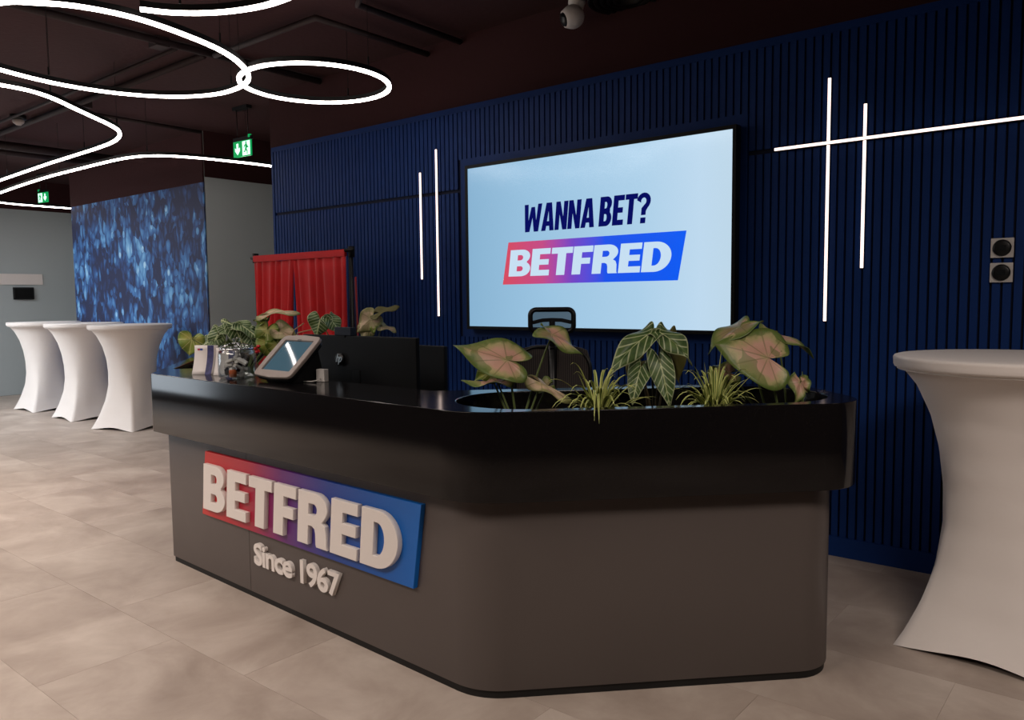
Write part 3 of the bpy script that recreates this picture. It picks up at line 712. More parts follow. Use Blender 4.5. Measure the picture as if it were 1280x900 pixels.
# body split in panels at the visible seam: left panel up to x=-3.33, remainder
def clip(poly_, x0, keep_left):
    out = []; n = len(poly_)
    for i in range(n):
        a, b = poly_[i], poly_[(i+1) % n]
        ia = (a[0] < x0) == keep_left; ib = (b[0] < x0) == keep_left
        if ia: out.append(a)
        if ia != ib:
            t = (x0-a[0])/(b[0]-a[0]); out.append((x0, a[1]+(b[1]-a[1])*t))
    return out
poly('body_panel', rel([clip(bo, -3.332, True)]), .707, m_body, desk, .0012, Matrix.Translation((0, 0, .030)))
poly('body_panel', rel([clip(bo, -3.329, False)]), .707, m_body, desk, .0012, Matrix.Translation((0, 0, .030)))
poly('plinth', rel([desk_outline(.080, .16, .23)]), .032, m_black, desk, 0, Matrix.Translation((0, 0, 0)))
# planter liners: soil
poly('soil', rel([[tuple(rp(p[0], p[1])) for p in [(-2.98, .1)]] and hole]), .006, m_soil, desk, 0, Matrix.Translation((0, 0, .93)))
poly('soil', rel([lh]), .006, m_soil, desk, 0, Matrix.Translation((0, 0, .93)))
# the wings' boxes are solid below: lower work surface behind the front
box('work_surface', (-3.02-D0.x, -1.62-D0.y, .72), (1.9, .75, .035), m_deskin, desk, 0, .004)
for xx in (-3.85, -2.2): box('side_panel', (xx-D0.x, -1.62-D0.y, .35), (.03, .72, .70), m_deskin, desk)

# sign on the front face
sg = thing('desk_sign', (-2.9, -2.2875, 0), 'red to blue logo sign with raised white lettering on the desk front', 'sign', None, -math.atan(.0444))
FY = -(.0)  # local plane
def front_local(x):  # world x -> local x in the sign frame
    return (x+2.9)/cos(math.atan(.0444))
front_off = -2.2797-.0444*(-2.9+4.17)  # body front y at x=-2.9
sg.location.y = front_off
bx0, bx1 = front_local(-3.745), front_local(-2.118)
sh_ = .054
mt = Matrix.Rotation(pi/2, 4, 'X')
lp0 = poly('logo_panel', [[(bx0, .340), (bx1, .340), (bx1+sh_, .670), (bx0+sh_, .670)]], .022, m_badge, sg, .0015, mt)
word('BETFRED', G, front_local(-3.69), .382, 1.505, .232, -.0215, .024, m_letter, lp0, 'raised_letter', gap=.065, shear=.10, bevel=.002)
def ext(me_): q = [v.co.x for v in me_.vertices]; return min(q), max(q)
full = text_mesh('t', 'Since 1967', .142, .018, .0034, .92, 0, .93); e0, e1 = ext(full); k_ = .675/(e1-e0)
for i, c_ in enumerate('Since 1967'):
    if c_ == ' ': continue
    pre = text_mesh('t', 'Since 1967'[:i+1], .142, .018, .0034, .92, 0, .93); me1 = text_mesh('small_raised_letter', '9' if c_ == '6' else c_, .142, .018, .0034, .92, 0, .93)
    if c_ == '6':      # a nine turned upside down
        q = [v.co for v in me1.vertices]; cxx = (min(v.x for v in q)+max(v.x for v in q))/2; cyy = (min(v.y for v in q)+max(v.y for v in q))/2
        me1.transform(Matrix.Translation((cxx, cyy, 0)) @ Matrix.Rotation(pi, 4, 'Z') @ Matrix.Translation((-cxx, -cyy, 0)))
    dx = ext(pre)[1]-ext(me1)[1]-e0
    me1.transform(Matrix.Translation((dx, 0, 0))); me1.transform(Matrix.Diagonal((k_, 1, 1, 1)))
    me1.transform(Matrix.Translation((front_local(-3.262), -.009, .186)) @ Matrix.Rotation(pi/2, 4, 'X'))
    link('small_raised_letter', me1, m_letter, sg)
# ------------------------------------------------------------------ things on the desk
TZ = 1.0405
# folded cards
def card(cx, cy, rz, wid, hgt, lean, label):
    t = thing('leaflet', (cx, cy, TZ), label, 'leaflet', 'leaflets on the desk', rz)
    bm = bmesh.new(); N = 8; R_ = []
    for i in range(N+1):
        v_ = i/N; zz = hgt*sin(v_*pi/2*.95)/sin(pi/2*.95)*1.0 if False else hgt*v_; yy = lean*(v_**1.0)+.010*sin(v_*pi)
        R_.append([bm.verts.new((-wid/2, yy, zz)), bm.verts.new((wid/2, yy, zz))])
    for a, b in zip(R_, R_[1:]): bm.faces.new((a[0], a[1], b[1], b[0]))
    fp_ = o = link('front_page', bm_mesh('front_page', bm, True), m_card, t); o.modifiers.new('s', 'SOLIDIFY').thickness = .0012
    bm = bmesh.new(); R_ = []
    for i in range(N+1):
        v_ = i/N; yy = lean+.012+(lean*1.2)*(1-v_) ; R_.append([bm.verts.new((-wid/2, yy, hgt*v_)), bm.verts.new((wid/2, yy, hgt*v_))])
    for a, b in zip(R_, R_[1:]): bm.faces.new((a[0], b[0], b[1], a[1]))
    o = link('back_page', bm_mesh('back_page', bm, True), m_card, t); o.modifiers.new('s', 'SOLIDIFY').thickness = .0012
    m_pr = mat('leaflet_print', srgb(60, 60, 110), .6, noise=(60, .9))
    bm = bmesh.new(); R_ = []
    for i in range(N+1):
        v_ = i/N; yy = lean*v_+.010*sin(v_*pi)-.0012; R_.append([bm.verts.new((wid*.08, yy, hgt*v_)), bm.verts.new((wid*.36, yy, hgt*v_))])
    for a, b in zip(R_, R_[1:]): bm.faces.new((a[0], a[1], b[1], b[0]))
    link('printed_picture', bm_mesh('printed_picture', bm, True), m_pr, fp_)
    for q, cc in ((0, srgb(190, 70, 90)), (1, srgb(60, 90, 170))):
        box('printed_logo', (-wid*.3+q*.014, lean*.86-.002+.004, hgt*.86), (.014, .0012, .010), mat('logo_print%d' % q, cc, .6), fp_)
    return t
card(-3.875, -2.215, radians(32), .125, .150, .040, 'white leaflet with printed edge standing left of the glass jar')
card(-3.72, -2.185, radians(32), .120, .140, .040, 'white leaflet standing against the glass jar, partly behind it')
# jar
jar = thing('glass_jar', (-3.545, -2.215, TZ), 'lidded clear glass jar of small wrapped items on the desk', 'jar'); jar.scale = (1.13, 1.13, 1.02)
lathe('jar_body', [(0, .0), (.070, .0), (.079, .008), (.081, .03), (.081, .115), (.076, .132), (.070, .138), (.070, .145), (.067, .145), (.067, .137), (.073, .130), (.077, .112), (.077, .032), (.074, .012), (.068, .006), (0, .006)], m_glass, jar, (0, 0, 0), 40)
lathe('lid', [(0, .150), (.068, .148), (.072, .151), (.070, .156), (.04, .166), (.014, .172), (.010, .178), (.018, .186), (.014, .195), (0, .197)], m_glass, jar, (0, 0, .001), 40)
lathe('collar_ring', [(.071, .139), (.074, .141), (.074, .146), (.071, .148)], m_chrome, jar, (0, 0, 0), 40)
rnd = random.Random(3)
for i in range(26):
    a = rnd.uniform(0, 6.28); r = rnd.uniform(0, .045); z = TZ+.018+.075*(i/26)
    s_ = (rnd.uniform(.034, .055), rnd.uniform(.016, .024), rnd.uniform(.012, .018))
    o = box('wrapped_sweet', (-3.545+r*cos(a), -2.215+r*sin(a), z), s_, [m_paper, m_paper, m_darkwrap, m_paper][i % 4], None, 0, .003)
    o.rotation_euler = (rnd.uniform(-.6, .6), rnd.uniform(-.6, .6), rnd.uniform(0, 3)); tag(o, 'small %s wrapped item inside the glass jar' % ('dark' if i % 4 == 2 else 'white'), 'sweet', '%s wrapped items in the jar' % ('dark' if i % 4 == 2 else 'white'))
o = tag(lathe('amber_tub', [(0, 0), (.017, 0), (.019, .03), (.015, .036), (0, .036)], m_orange, None, (-3.51, -2.262, TZ+.010), 16), 'small amber tub pressed against the front of the glass jar', 'tub')
# tablet kiosk
A = Vector((-3.385, -2.235)); B = Vector((-3.02, -2.257))
mid = (A+B)/2
tk = thing('tablet_kiosk', (mid.x, mid.y, TZ), 'tilted tablet in a brownish grey frame standing on the desk', 'tablet', None, math.atan2((B-A).y, (B-A).x))
tilt = math.atan2(.17, .175)
TWk, TLk = .34, .262
def tk_part(name, lps, dep, m, zoff, bev=0):
    mt = Matrix.Translation((0, 0, .022)) @ Matrix.Rotation(tilt, 4, 'X') @ Matrix.Translation((0, 0, zoff))
    return poly(name, lps, dep, m, tk, bev, mt)
def bowed(w_, h_, r, bow):
    pts = round_poly([(-w_/2, 0), (w_/2, 0), (w_/2, h_), (-w_/2, h_)], r, 8); out = []
    for x, y in pts:
        u = x/(w_/2); v_ = (y-h_/2)/(h_/2); out.append((x*(1+bow*(1-v_*v_)), h_/2+(y-h_/2)*(1+bow*1.6*(1-u*u))))
    # subdivide long edges
    o2 = []
    for i in range(len(out)):
        o2.append(out[i])
    return o2
def frame_outline(w_, h_, r, bow):
    base = round_poly([(-w_/2, 0), (0, -bow), (w_/2, 0), (w_/2+bow*.5, h_/2), (w_/2, h_), (0, h_+bow), (-w_/2, h_), (-w_/2-bow*.5, h_/2)], [r, .3, r, .3, r, .3, r, .3], 6)
    return base
win = round_poly([(-.122, .035), (.122, .035), (.122, .225), (-.122, .225)], .004, 4)
tk_part('frame', [frame_outline(TWk-.02, TLk-.01, .03, .010), win], .016, m_bezel, 0, .003)
tk_part('back_shell', [frame_outline(TWk-.03, TLk-.02, .03, .010)], .018, m_bmatte, -.019, .004)
tk_part('screen', [[(-.1215, .0355), (.1215, .0355), (.1215, .2245), (-.1215, .2245)]], .004, m_tabscreen, .003)
tk_part('camera_notch', [round_poly([(-.016, .222), (.016, .222), (.016, .231), (-.016, .231)], .003, 3)], .0012, m_bplast, .0155)
bm = bmesh.new()
vv = [(-.09, .02, 0), (.11, .02, 0), (.13, .20, 0), (-.07, .20, 0), (-.07, .06, .045), (.10, .06, .045), (.11, .18, .15), (-.06, .18, .15)]
vv = [bm.verts.new(p) for p in vv]
for f in ((3, 2, 1, 0), (4, 5, 6, 7), (0, 1, 5, 4), (1, 2, 6, 5), (2, 3, 7, 6), (3, 0, 4, 7)): bm.faces.new([vv[i] for i in f])
link('stand', bm_mesh('stand', bm), m_bmatte, tk)
# white block and cable
t = thing('power_adapter', (-3.03, -2.09, TZ), 'small white box with white cable behind the tablet', 'adapter')
box('case', (0, 0, .03), (.05, .03, .06), m_white, t, radians(10), .004)
tube('cable', [(-.10, -.05, .004), (-.05, -.07, .004), (.0, -.06, .006), (.02, -.035, .012), (.0, -.015, .02)], .003, m_white, t, 8)

# monitors on the work surface
def monitor(cx, cy, z0, w_, h_, rz, label, logo):
    zb = .7385
    t = thing('monitor', (cx, cy, zb), label, 'monitor', 'monitors behind the desk', rz)
    zc2 = z0+h_/2-zb
    box('back_cover', (0, 0, zc2), (w_, .026, h_), m_bmatte, t, 0, .006)
    box('screen', (0, .015, zc2), (w_-.014, .004, h_-.02), m_bplast, t)
    box('neck', (0, -.005, (zc2)/2), (.06, .02, zc2), m_bmetal, t); box('foot', (0, 0, .008), (.24, .18, .014), m_bmetal, t, 0, .005)
    if logo:
        e = text_mesh('maker_emblem', 'hp', .062, .003, .0018, .9, .35, .78)
        xs = [v.co.x for v in e.vertices]; ys = [v.co.y for v in e.vertices]
        e.transform(Matrix.Translation((-(min(xs)+max(xs))/2, -(min(ys)+max(ys))/2, 0)))
        e.transform(Matrix.Translation((-.105, -.040, 1.128-zb)) @ Matrix.Rotation(pi/2, 4, 'X'))
        link('maker_emblem', e, m_chrome, t)
        box('emblem_pad', (-.105, -.0255, 1.128-zb), (.001, .001, .001), m_bmatte, t)
    return t
mo = monitor(-3.12, -1.80, .895, .87, .347, radians(0), 'wide black monitor seen from behind with chrome emblem', False)
lathe('emblem_disc', [(0, 0), (.034, 0), (.034, .003), (0, .003)], m_bplast, mo, (-.118, -.022, 1.120-.7385), 32, (pi/2, 0, 0))
e = text_mesh('maker_emblem', 'hp', .058, .003, .0008, .9, .4, .8)
xs = [v.co.x for v in e.vertices]; ys = [v.co.y for v in e.vertices]
e.transform(Matrix.Translation((-(min(xs)+max(xs))/2, -(min(ys)+max(ys))/2, 0)))
e.transform(Matrix.Translation((-.118, -.0265, 1.120-.7385)) @ Matrix.Rotation(pi/2, 4, 'X'))
link('maker_emblem', e, mat('pale_silver_print', srgb(190, 205, 215), .3, .4), mo)
monitor(-3.14, -1.38, .834, .46, .34, 0, 'smaller black monitor mostly hidden behind the wide one', False)
t = thing('webcam', (-3.215, -1.80, 1.243), 'small dark box clipped on top of the wide monitor', 'webcam')
box('body', (0, 0, .020), (.13, .035, .042), mat('dark_navy_plastic', srgb(14, 20, 34), .5), t, 0, .004); box('clip', (0, .0, -.006), (.03, .034, .01), m_bmatte, t)

# office chair behind the desk
ch = thing('office_chair', (-2.455, -1.05, 0), 'black mesh office chair with headrest behind the desk', 'chair', None, radians(35))
def arcframe(name, w_, h_, r, tube_r, zc3, y0, curve, m):
    pts = round_poly([(-w_/2, -h_/2), (w_/2, -h_/2), (w_/2, h_/2), (-w_/2, h_/2)], r, 6)
    bm = bmesh.new(); tube_bm(bm, [(x, y0-curve*(1-(x/(w_/2))**2), z+zc3) for x, z in pts], tube_r, 8, True); return link(name, bm_mesh(name, bm, True), m, ch)
def meshpanel(name, w_, h_, zc3, y0, curve, m, th=.004, n=14, nz=8, r=.0):
    bm = bmesh.new(); R_ = []
    for kk in range(nz+1):
        v_ = kk/nz*2-1; row = []
        for i in range(n+1):
            u = i/n*2-1; uu = u*(1-.12*v_**4); row.append(bm.verts.new((uu*w_/2, y0-curve*(1-u*u), zc3+v_*h_/2*(1-.10*u**4))))
        R_.append(row)
    for a, b in zip(R_, R_[1:]):
        for i in range(n): bm.faces.new((a[i], a[i+1], b[i+1], b[i]))
    o = link(name, bm_mesh(name, bm, True), m, ch); md = o.modifiers.new('s', 'SOLIDIFY'); md.thickness = th; return o
m_mesh = mat('black_mesh_fabric', srgb(24, 22, 23), .8)
k = NT(m_mesh); tc = k.n('ShaderNodeTexCoord'); wv_ = k.n('ShaderNodeTexWave'); wv_.inputs['Scale'].default_value = 28; wv_.bands_direction = 'X'; k.l(tc.outputs['Object'], wv_.inputs[0])
k.l(k.ramp(wv_.outputs['Fac'], [(.2, srgb(34, 30, 29)), (.8, srgb(66, 58, 55))]), k.b.inputs['Base Color'])
m_net = mat('see_through_headrest_net', srgb(30, 34, 38), .8); m_net.node_tree.nodes['Principled BSDF'].inputs['Alpha'].default_value = .55
meshpanel('backrest', .41, .47, .935, 0, -.05, m_mesh, .008)
arcframe('backrest_frame', .40, .46, .12, .010, .935, 0, -.05, m_bplast)
arcframe('headrest_frame', .225, .115, .03, .013, 1.305, -.02, -.02, m_bplast)
meshpanel('headrest_net', .215, .105, 1.305, -.02, -.02, m_net, .001)
bm = bmesh.new(); tube_bm(bm, [(-.10, 0, 1.295), (-.05, .015, 1.306), (0, .02, 1.308), (.05, .015, 1.306), (.10, 0, 1.295)], .010, 8); link('headrest_bar', bm_mesh('headrest_bar', bm, True), m_bplast, ch)
tube('headrest_stem', [(0, .03, 1.15), (0, .045, 1.22), (0, .02, 1.31)], .016, m_bplast, ch)
tube('spine', [(0, .06, .50), (0, .085, .8), (0, .04, 1.17)], .025, m_bplast, ch)
bm = bmesh.new(); add_box(bm, (0, -.26, .48), (.48, .46, .07), 0, .03); link('seat', bm_mesh('seat', bm, True), m_mesh, ch)
tube('gas_lift', [(0, -.24, .10), (0, -.24, .45)], .028, m_bmetal, ch)
tube('tilt_bar', [(0, -.24, .44), (0, .06, .50)], .03, m_bplast, ch)
for s_ in (-1, 1):
    tube('armrest_post', [(s_*.2, -.22, .45), (s_*.28, -.22, .46), (s_*.29, -.20, .66)], .016, m_bplast, ch); box('armrest_pad', (s_*.29, -.22, .675), (.08, .24, .03), m_bmatte, ch, 0, .01)
for q in range(5):
    a = q*2*pi/5+.3; dx, dy = cos(a), sin(a)
    bl_ = tube('base_leg', [(0, -.24, .11), (dx*.29, -.24+dy*.29, .085)], [.028, .018], m_bplast, ch); lathe('caster', [(0, -.022), (.026, -.022), (.03, 0), (.026, .022), (0, .022)], m_bplast, bl_, (dx*.29, -.24+dy*.29, .031), 14, (pi/2, 0, a))

# ------------------------------------------------------------------ plants
HEART = [(1, 0), (.82, .13), (.60, .28), (.34, .42), (.08, .50), (-.18, .485), (-.36, .38), (-.42, .24), (-.36, .12), (-.16, .03), (-.03, 0)]
SHORT = [(1, 0), (.84, .14), (.64, .28), (.42, .39), (.20, .46), (.0, .48), (-.14, .40), (-.2, .28), (-.18, .15), (-.08, .04), (-.03, 0)]
ARROW = [(1, 0), (.84, .12), (.64, .26), (.42, .38), (.18, .47), (-.05, .50), (-.26, .46), (-.40, .36), (-.44, .25), (-.34, .13), (-.14, .03), (-.03, 0)]
def outline(half, n=4):
    P = [Vector((x, y)) for x, y in half]; out = []
    for i in range(len(P)-1):
        a, b, c, d = P[max(i-1, 0)], P[i], P[i+1], P[min(i+2, len(P)-1)]
        for j in range(n):
            t = j/n; out.append(.5*((2*b)+(c-a)*t+(2*a-5*b+4*c-d)*t*t+(3*b-a-3*c+d)*t**3))
    out.append(P[-1]); full = out+[Vector((p.x, -p.y)) for p in out[-2:0:-1]]
    return full
def leaf(parent, C, T, N, width, m, shape=HEART, droop=.1, cup=.0, wav=.012, name='leaf', fold=0, seed=0):
    """heart shaped leaf: petiole joins at C, tip at T, upper side faces N (all world)"""
    rnd = random.Random(seed); C = Vector(C); T = Vector(T); N = Vector(N)
    X = (T-C); Lh = X.length; X.normalize(); N = (N-X*N.dot(X)).normalized(); Y = N.cross(X)
    B_ = outline(shape); nb = len(B_); K = 8; bm = bmesh.new(); uvr = bm.loops.layers.uv.new('ra'); uvx = bm.loops.layers.uv.new('xy')
    P0 = parent.matrix_world.translation if False else Vector(parent.location)
    ph = rnd.uniform(0, 6); rows = []; data = {}
    def place(x, y, r, i):
        z = -droop*(x*x-x*1.0)*-1 if False else 0
        zz = droop*(x-x*x) if x > 0 else droop*x*.9*(-1)*-1
        zz += cup*abs(y)*1.2 - fold*y*y*2 + wav/Lh*sin(i/nb*2*pi*5+ph)*r*r
        return C+X*(x*Lh)+Y*(y*width)+N*(zz*Lh)-P0
    c = bm.verts.new(place(0, 0, 0, 0)); data[c] = (0, 0, 0, 0)
    for kk in range(1, K+1):
        r = kk/K; row = []
        for i, b in enumerate(B_):
            x, y = b.x*r, b.y*r
            v_ = bm.verts.new(place(x, y, r, i)); data[v_] = (i/nb, r, x, y); row.append(v_)
        rows.append(row)
    faces = []
    notch = (nb)//2
    for i in range(nb):
        j = (i+1) % nb
        faces.append((bm.faces.new((c, rows[0][i], rows[0][j])), i))
        for a, b in zip(rows, rows[1:]): faces.append((bm.faces.new((a[i], b[i], b[j], a[j])), i))
    for f, i in faces:
        for lo in f.loops:
            a, r, x, y = data[lo.vert]
            if i == nb-1 and a == 0: a = 1.0
            if lo.vert == c: a = (i+.5)/nb
            lo[uvr].uv = (a, r); lo[uvx].uv = (x*.7+.5, y+.5)
    o = link(name, bm_mesh(name, bm, True), m, parent); o.modifiers.new('s', 'SOLIDIFY').thickness = .0012
    return o
def petiole(parent, base, C, m, bend=(0, 0, 0), r=.0042):
    b = Vector(base)-Vector(parent.location); c = Vector(C)-Vector(parent.location); bd = Vector(bend)
    pts = [b+(c-b)*t+bd*(4*t*(1-t))*.5 for t in [i/10 for i in range(11)]]
    bm = bmesh.new(); tube_bm(bm, pts, [r*(1.25-.5*i/10) for i in range(11)], 7); return link('petiole', bm_mesh('petiole', bm, True), m, parent)
SOIL = .936
def on_wing(px, py, n): return None
CAMD = lambda P: (CAMP-Vector(P)).normalized()
def mix3(a, b, t): return Vector(a)*(1-t)+Vector(b)*t
UPV = Vector((0, 0, 1))
# depth planes: each right-wing plant stands in the trough; a leaf point is placed on the vertical plane through the trough line
TR0 = rp(-2.3, .10)
def tp(px, py, dn=0.0):
    """point on the upright plane along the trough, moved dn toward the visitor"""
    n_ = Vector((RN.x, RN.y, 0)); q = Vector((TR0.x, TR0.y, 0))+n_*dn
    d = fw*1.0+rt2*((px-640)/FPX)+up2*((450-py)/FPX); t = (q-CAMP).dot(n_)/d.dot(n_)
    return CAMP+d*t
def base_at(px, dn=0.0):
    p_ = tp(px, 500, dn); return Vector((p_.x, p_.y, SOIL))
def plant(name, px, dn, label, cat='plant'):
    b = base_at(px, dn); return thing(name, b, label, cat, None)
def place_leaf(pl, c, t, dc, dt_, facing, w_, m, shape, base_px, bend=(0, 0, 0), sm=m_stem, **kw):
    C = tp(c[0], c[1], dc); T = tp(t[0], t[1], dt_)
    N = CAMD(C)*facing[0]+UPV*facing[1]+rt2*facing[2]
    leaf(pl, C, T, N, w_, m, shape, seed=int(c[0]), **kw)
    if base_px is not None:
        b = base_at(base_px[0], base_px[1]); petiole(pl, b, C-N.normalized()*.002, sm, bend)
# pink caladium, left end of the right planter
pl = plant('pink_caladium', 640, .0, 'pink and green caladium at the left end of the front planter')
place_leaf(pl, (634, 450), (566, 433), .03, .00, (.72, .62, -.15), .185, m_lp, HEART, (646, .0), (.0, 0, .02), droop=.10, cup=-.05)
place_leaf(pl, (690, 418), (727, 447), .0, .02, (.30, .9, 0), .16, m_lp, HEART, (652, .0), (-.01, 0, .02), droop=.28, wav=.014)
place_leaf(pl, (622, 477), (576, 479), .02, .02, (.15, 1, 0), .10, m_lp, HEART, (644, .02), droop=.05)
place_leaf(pl, (612, 466), (593, 474), -.03, -.02, (.7, .3, -.3), .09, m_ly, HEART, (640, -.03), droop=.05)
place_leaf(pl, (676, 478), (714, 505), .03, .07, (.35, .8, .2), .075, m_lb, ARROW, (656, .02), droop=.15, fold=.3)
place_leaf(pl, (684, 482), (664, 487), -.04, -.05, (.6, .6, .2), .08, m_lp, HEART, (662, -.04), droop=.1)
# veined alocasia in the middle
pl = plant('veined_alocasia', 812, -.05, 'dark green plant with pale veined arrow leaves in the middle of the front planter')
place_leaf(pl, (812, 417), (756, 480), -.06, .03, (.80, .35, -.3), .115, m_la, SHORT, (818, -.06), (-.0, 0, .04), m_stemdk, droop=.42, wav=.02)
place_leaf(pl, (826, 416), (866, 457), -.05, .02, (.70, .5, .35), .115, m_la, SHORT, (820, -.06), (.0, 0, .04), m_stemdk, droop=.38, wav=.02)
place_leaf(pl, (838, 432), (850, 484), -.12, -.10, (.8, .2, .3), .11, m_lolive, ARROW, (822, -.08), (.0, 0, .04), m_stemdk, droop=.15, wav=.02)
place_leaf(pl, (800, 462), (790, 506), -.02, .03, (.9, .3, -.15), .095, m_la, ARROW, (816, -.04), (-.0, 0, .05), m_stemdk, droop=.18, wav=.01)
place_leaf(pl, (826, 456), (838, 512), .0, .05, (.9, .3, .15), .10, m_la, ARROW, (818, -.02), (.0, 0, .05), m_stemdk, droop=.18, wav=.01)
place_leaf(pl, (800, 452), (783, 470), -.10, -.10, (.5, .6, .0), .10, m_lolive, ARROW, (812, -.08), (.0, 0, .03), m_stemdk, droop=.2)
# large pink caladium at the right end
pl = plant('pink_caladium', 965, .0, 'pink and green caladium with the largest leaf at the right end of the front planter')
place_leaf(pl, (960, 447), (892, 431), .05, .02, (.80, .5, .05), .265, m_lp, HEART, (975, .0), (.0, 0, .02), droop=.12, cup=-.06, wav=.008)
place_leaf(pl, (925, 408), (884, 443), -.06, .0, (.4, .7, -.45), .15, m_lp, HEART, (960, -.06), (.0, 0, .03), droop=.25)
place_leaf(pl, (972, 418), (1020, 446), -.08, -.05, (.12, .95, -.1), .17, m_lp, HEART, (985, -.06), (.0, 0, .03), droop=.16)
place_leaf(pl, (912, 466), (884, 464), -.08, -.08, (.6, .6, .1), .12, m_lp, HEART, (950, -.06), (.0, 0, .03), droop=.1)
place_leaf(pl, (900, 472), (925, 478), -.10, -.10, (.7, .5, .1), .10, m_ly, HEART, (955, -.08), (.0, 0, .03), droop=.1)
place_leaf(pl, (1003, 483), (1003, 464), .02, .02, (.6, .0, -.5), .06, m_lp, ARROW, (1004, .02), droop=.15, fold=.5)
place_leaf(pl, (1000, 478), (996, 505), .04, .06, (.7, .2, .5), .085, m_lp, ARROW, (1006, .02), droop=.15, fold=.3)
# spider plants
def blade(parent, P, w_):
    bm = bmesh.new(); uv = bm.loops.layers.uv.new('xy'); n = len(P); R_ = []
    o = Vector(parent.location)
    for i, p in enumerate(P):
        t = (P[min(i+1, n-1)]-P[max(i-1, 0)]).normalized(); s_ = t.cross(UPV)
        if s_.length < .05: s_ = rt.copy()
        s_.normalize(); u = i/(n-1); ww = w_*(.55+.45*sin(min(1, u*2.2)*pi/2))*(1-u**3*.95)
        nn = s_.cross(t)
        R_.append([bm.verts.new(p-s_*ww-o+nn*ww*.5), bm.verts.new(p-o), bm.verts.new(p+s_*ww-o+nn*ww*.5)])
    for a, b in zip(R_, R_[1:]):
        for j in range(2):
            f = bm.faces.new((a[j], a[j+1], b[j+1], b[j]))
            for lo, uu in zip(f.loops, (j/2, (j+1)/2, (j+1)/2, j/2)): lo[uv].uv = (uu, 0)
    return link('leaf', bm_mesh('leaf', bm, True), m_blade, parent)
def spider(px, dn, label, tips, extra, seed, zc4=.97, spread=.17):
    pl = plant('spider_plant', px, dn, label, 'plant'); b = Vector(pl.location); b.z = SOIL; rnd = random.Random(seed)
    for tx, ty, dd, lift in tips:
        T = tp(tx, ty, dn+dd); s0 = b+Vector((rnd.uniform(-.015, .015), rnd.uniform(-.015, .015), 0))
        dist = (T-s0).length; c1 = s0+(T-s0)*.25+UPV*(dist*lift*.9); c2 = s0+(T-s0)*.72+UPV*(dist*lift)
        P = []
        for i in range(11):
            t = i/10; P.append(s0*(1-t)**3+c1*3*t*(1-t)**2+c2*3*t*t*(1-t)+T*t**3)
        blade(pl, P, rnd.uniform(.0065, .0085))
    for _ in range(extra):
        a = rnd.uniform(0, 2*pi); rr = rnd.uniform(.06, spread); T = b+Vector((cos(a)*rr, sin(a)*rr, rnd.uniform(.10, .25)-rr*.35))
        dist = (T-b).length; s0 = b+Vector((cos(a)*.012, sin(a)*.012, 0))
        c1 = s0+(T-s0)*.2+UPV*dist*.5; c2 = s0+(T-s0)*.7+UPV*dist*.45; P = []
        for i in range(9):
            t = i/8; P.append(s0*(1-t)**3+c1*3*t*(1-t)**2+c2*3*t*t*(1-t)+T*t**3)
        blade(pl, P, rnd.uniform(.0055, .0078))
spider(748, .12, 'variegated spider plant left of the veined plant, trailing over the desk edge',
       [(690, 510, .05, .45), (683, 478, .0, .35), (713, 456, .0, .4), (722, 466, .02, .05), (742, 464, -.02, .02), (760, 462, .0, .4), (772, 478, .0, .45), (743, 526, .25, .62), (749, 530, .26, .6), (700, 505, .08, .5), (710, 512, .1, .5), (800, 480, -.02, .25), (815, 500, .05, .3), (822, 497, .02, .2), (790, 510, .1, .35), (725, 512, .12, .55), (775, 512, .12, .4), (805, 508, .08, .3)], 50, 11)
spider(893, .10, 'variegated spider plant between the veined plant and the large pink leaf',
       [(902, 438, .02, .0), (880, 452, .0, .05), (868, 458, .0, .1), (945, 466, .05, .12), (935, 474, .0, .2), (957, 488, .05, .3), (950, 505, .08, .4), (930, 508, .12, .4), (845, 500, .08, .4), (850, 508, .12, .4), (858, 480, -.02, .3), (910, 510, .13, .5), (880, 512, .13, .5), (925, 478, .0, .25), (870, 470, .0, .25), (840, 488, .0, .3)], 56, 12)

# left wing planter: upright plane through its trough
LQ = lp_(L0, .9, .28)
def lpnt(px, py, t_):
    """a point at distance t_ along the left wing, on the vertical plane facing the camera"""
    q = lp_(L0, t_, .28); q = Vector((q.x, q.y, 0)); n_ = Vector((fw.x, fw.y, 0)).normalized()
    d = fw*1.0+rt2*((px-640)/FPX)+up2*((450-py)/FPX); t = (q-CAMP).dot(n_)/d.dot(n_); return CAMP+d*t
def lplant(name, t_, m_, label):
    q = lp_(L0, t_, m_); return thing(name, (q.x, q.y, SOIL), label, 'plant'), Vector((q.x, q.y, SOIL))
def lleaf(pl, b, c, t, tc_, facing, w_, m, shape=HEART, bend=(0, 0, .03), **kw):
    C = lpnt(c[0], c[1], tc_); T = lpnt(t[0], t[1], tc_)+CAMD(C)*kw.pop('fwd', .0)
    N = CAMD(C)*facing[0]+UPV*facing[1]+rt2*facing[2]
    leaf(pl, C, T, N, w_, m, shape, seed=int(c[0]), **kw)
    petiole(pl, b, C-N.normalized()*.002, m_stem, bend, .0035)
pl, b = lplant('yellow_caladium', 1.35, .25, 'yellow green notched leaf plant at the far left of the desk planter')
lleaf(pl, b, (240, 424), (236, 445), 1.35, (.9, .2, -.2), .20, m_ly, HEART, (0, 0, .05), droop=.1)
lleaf(pl, b, (250, 432), (262, 440), 1.4, (.6, .6, .2), .10, m_ly, HEART, (0, 0, .05), droop=.1)
pl, b = lplant('veined_alocasia', .85, .3, 'green plant with pale veins behind the leaflets and jar')
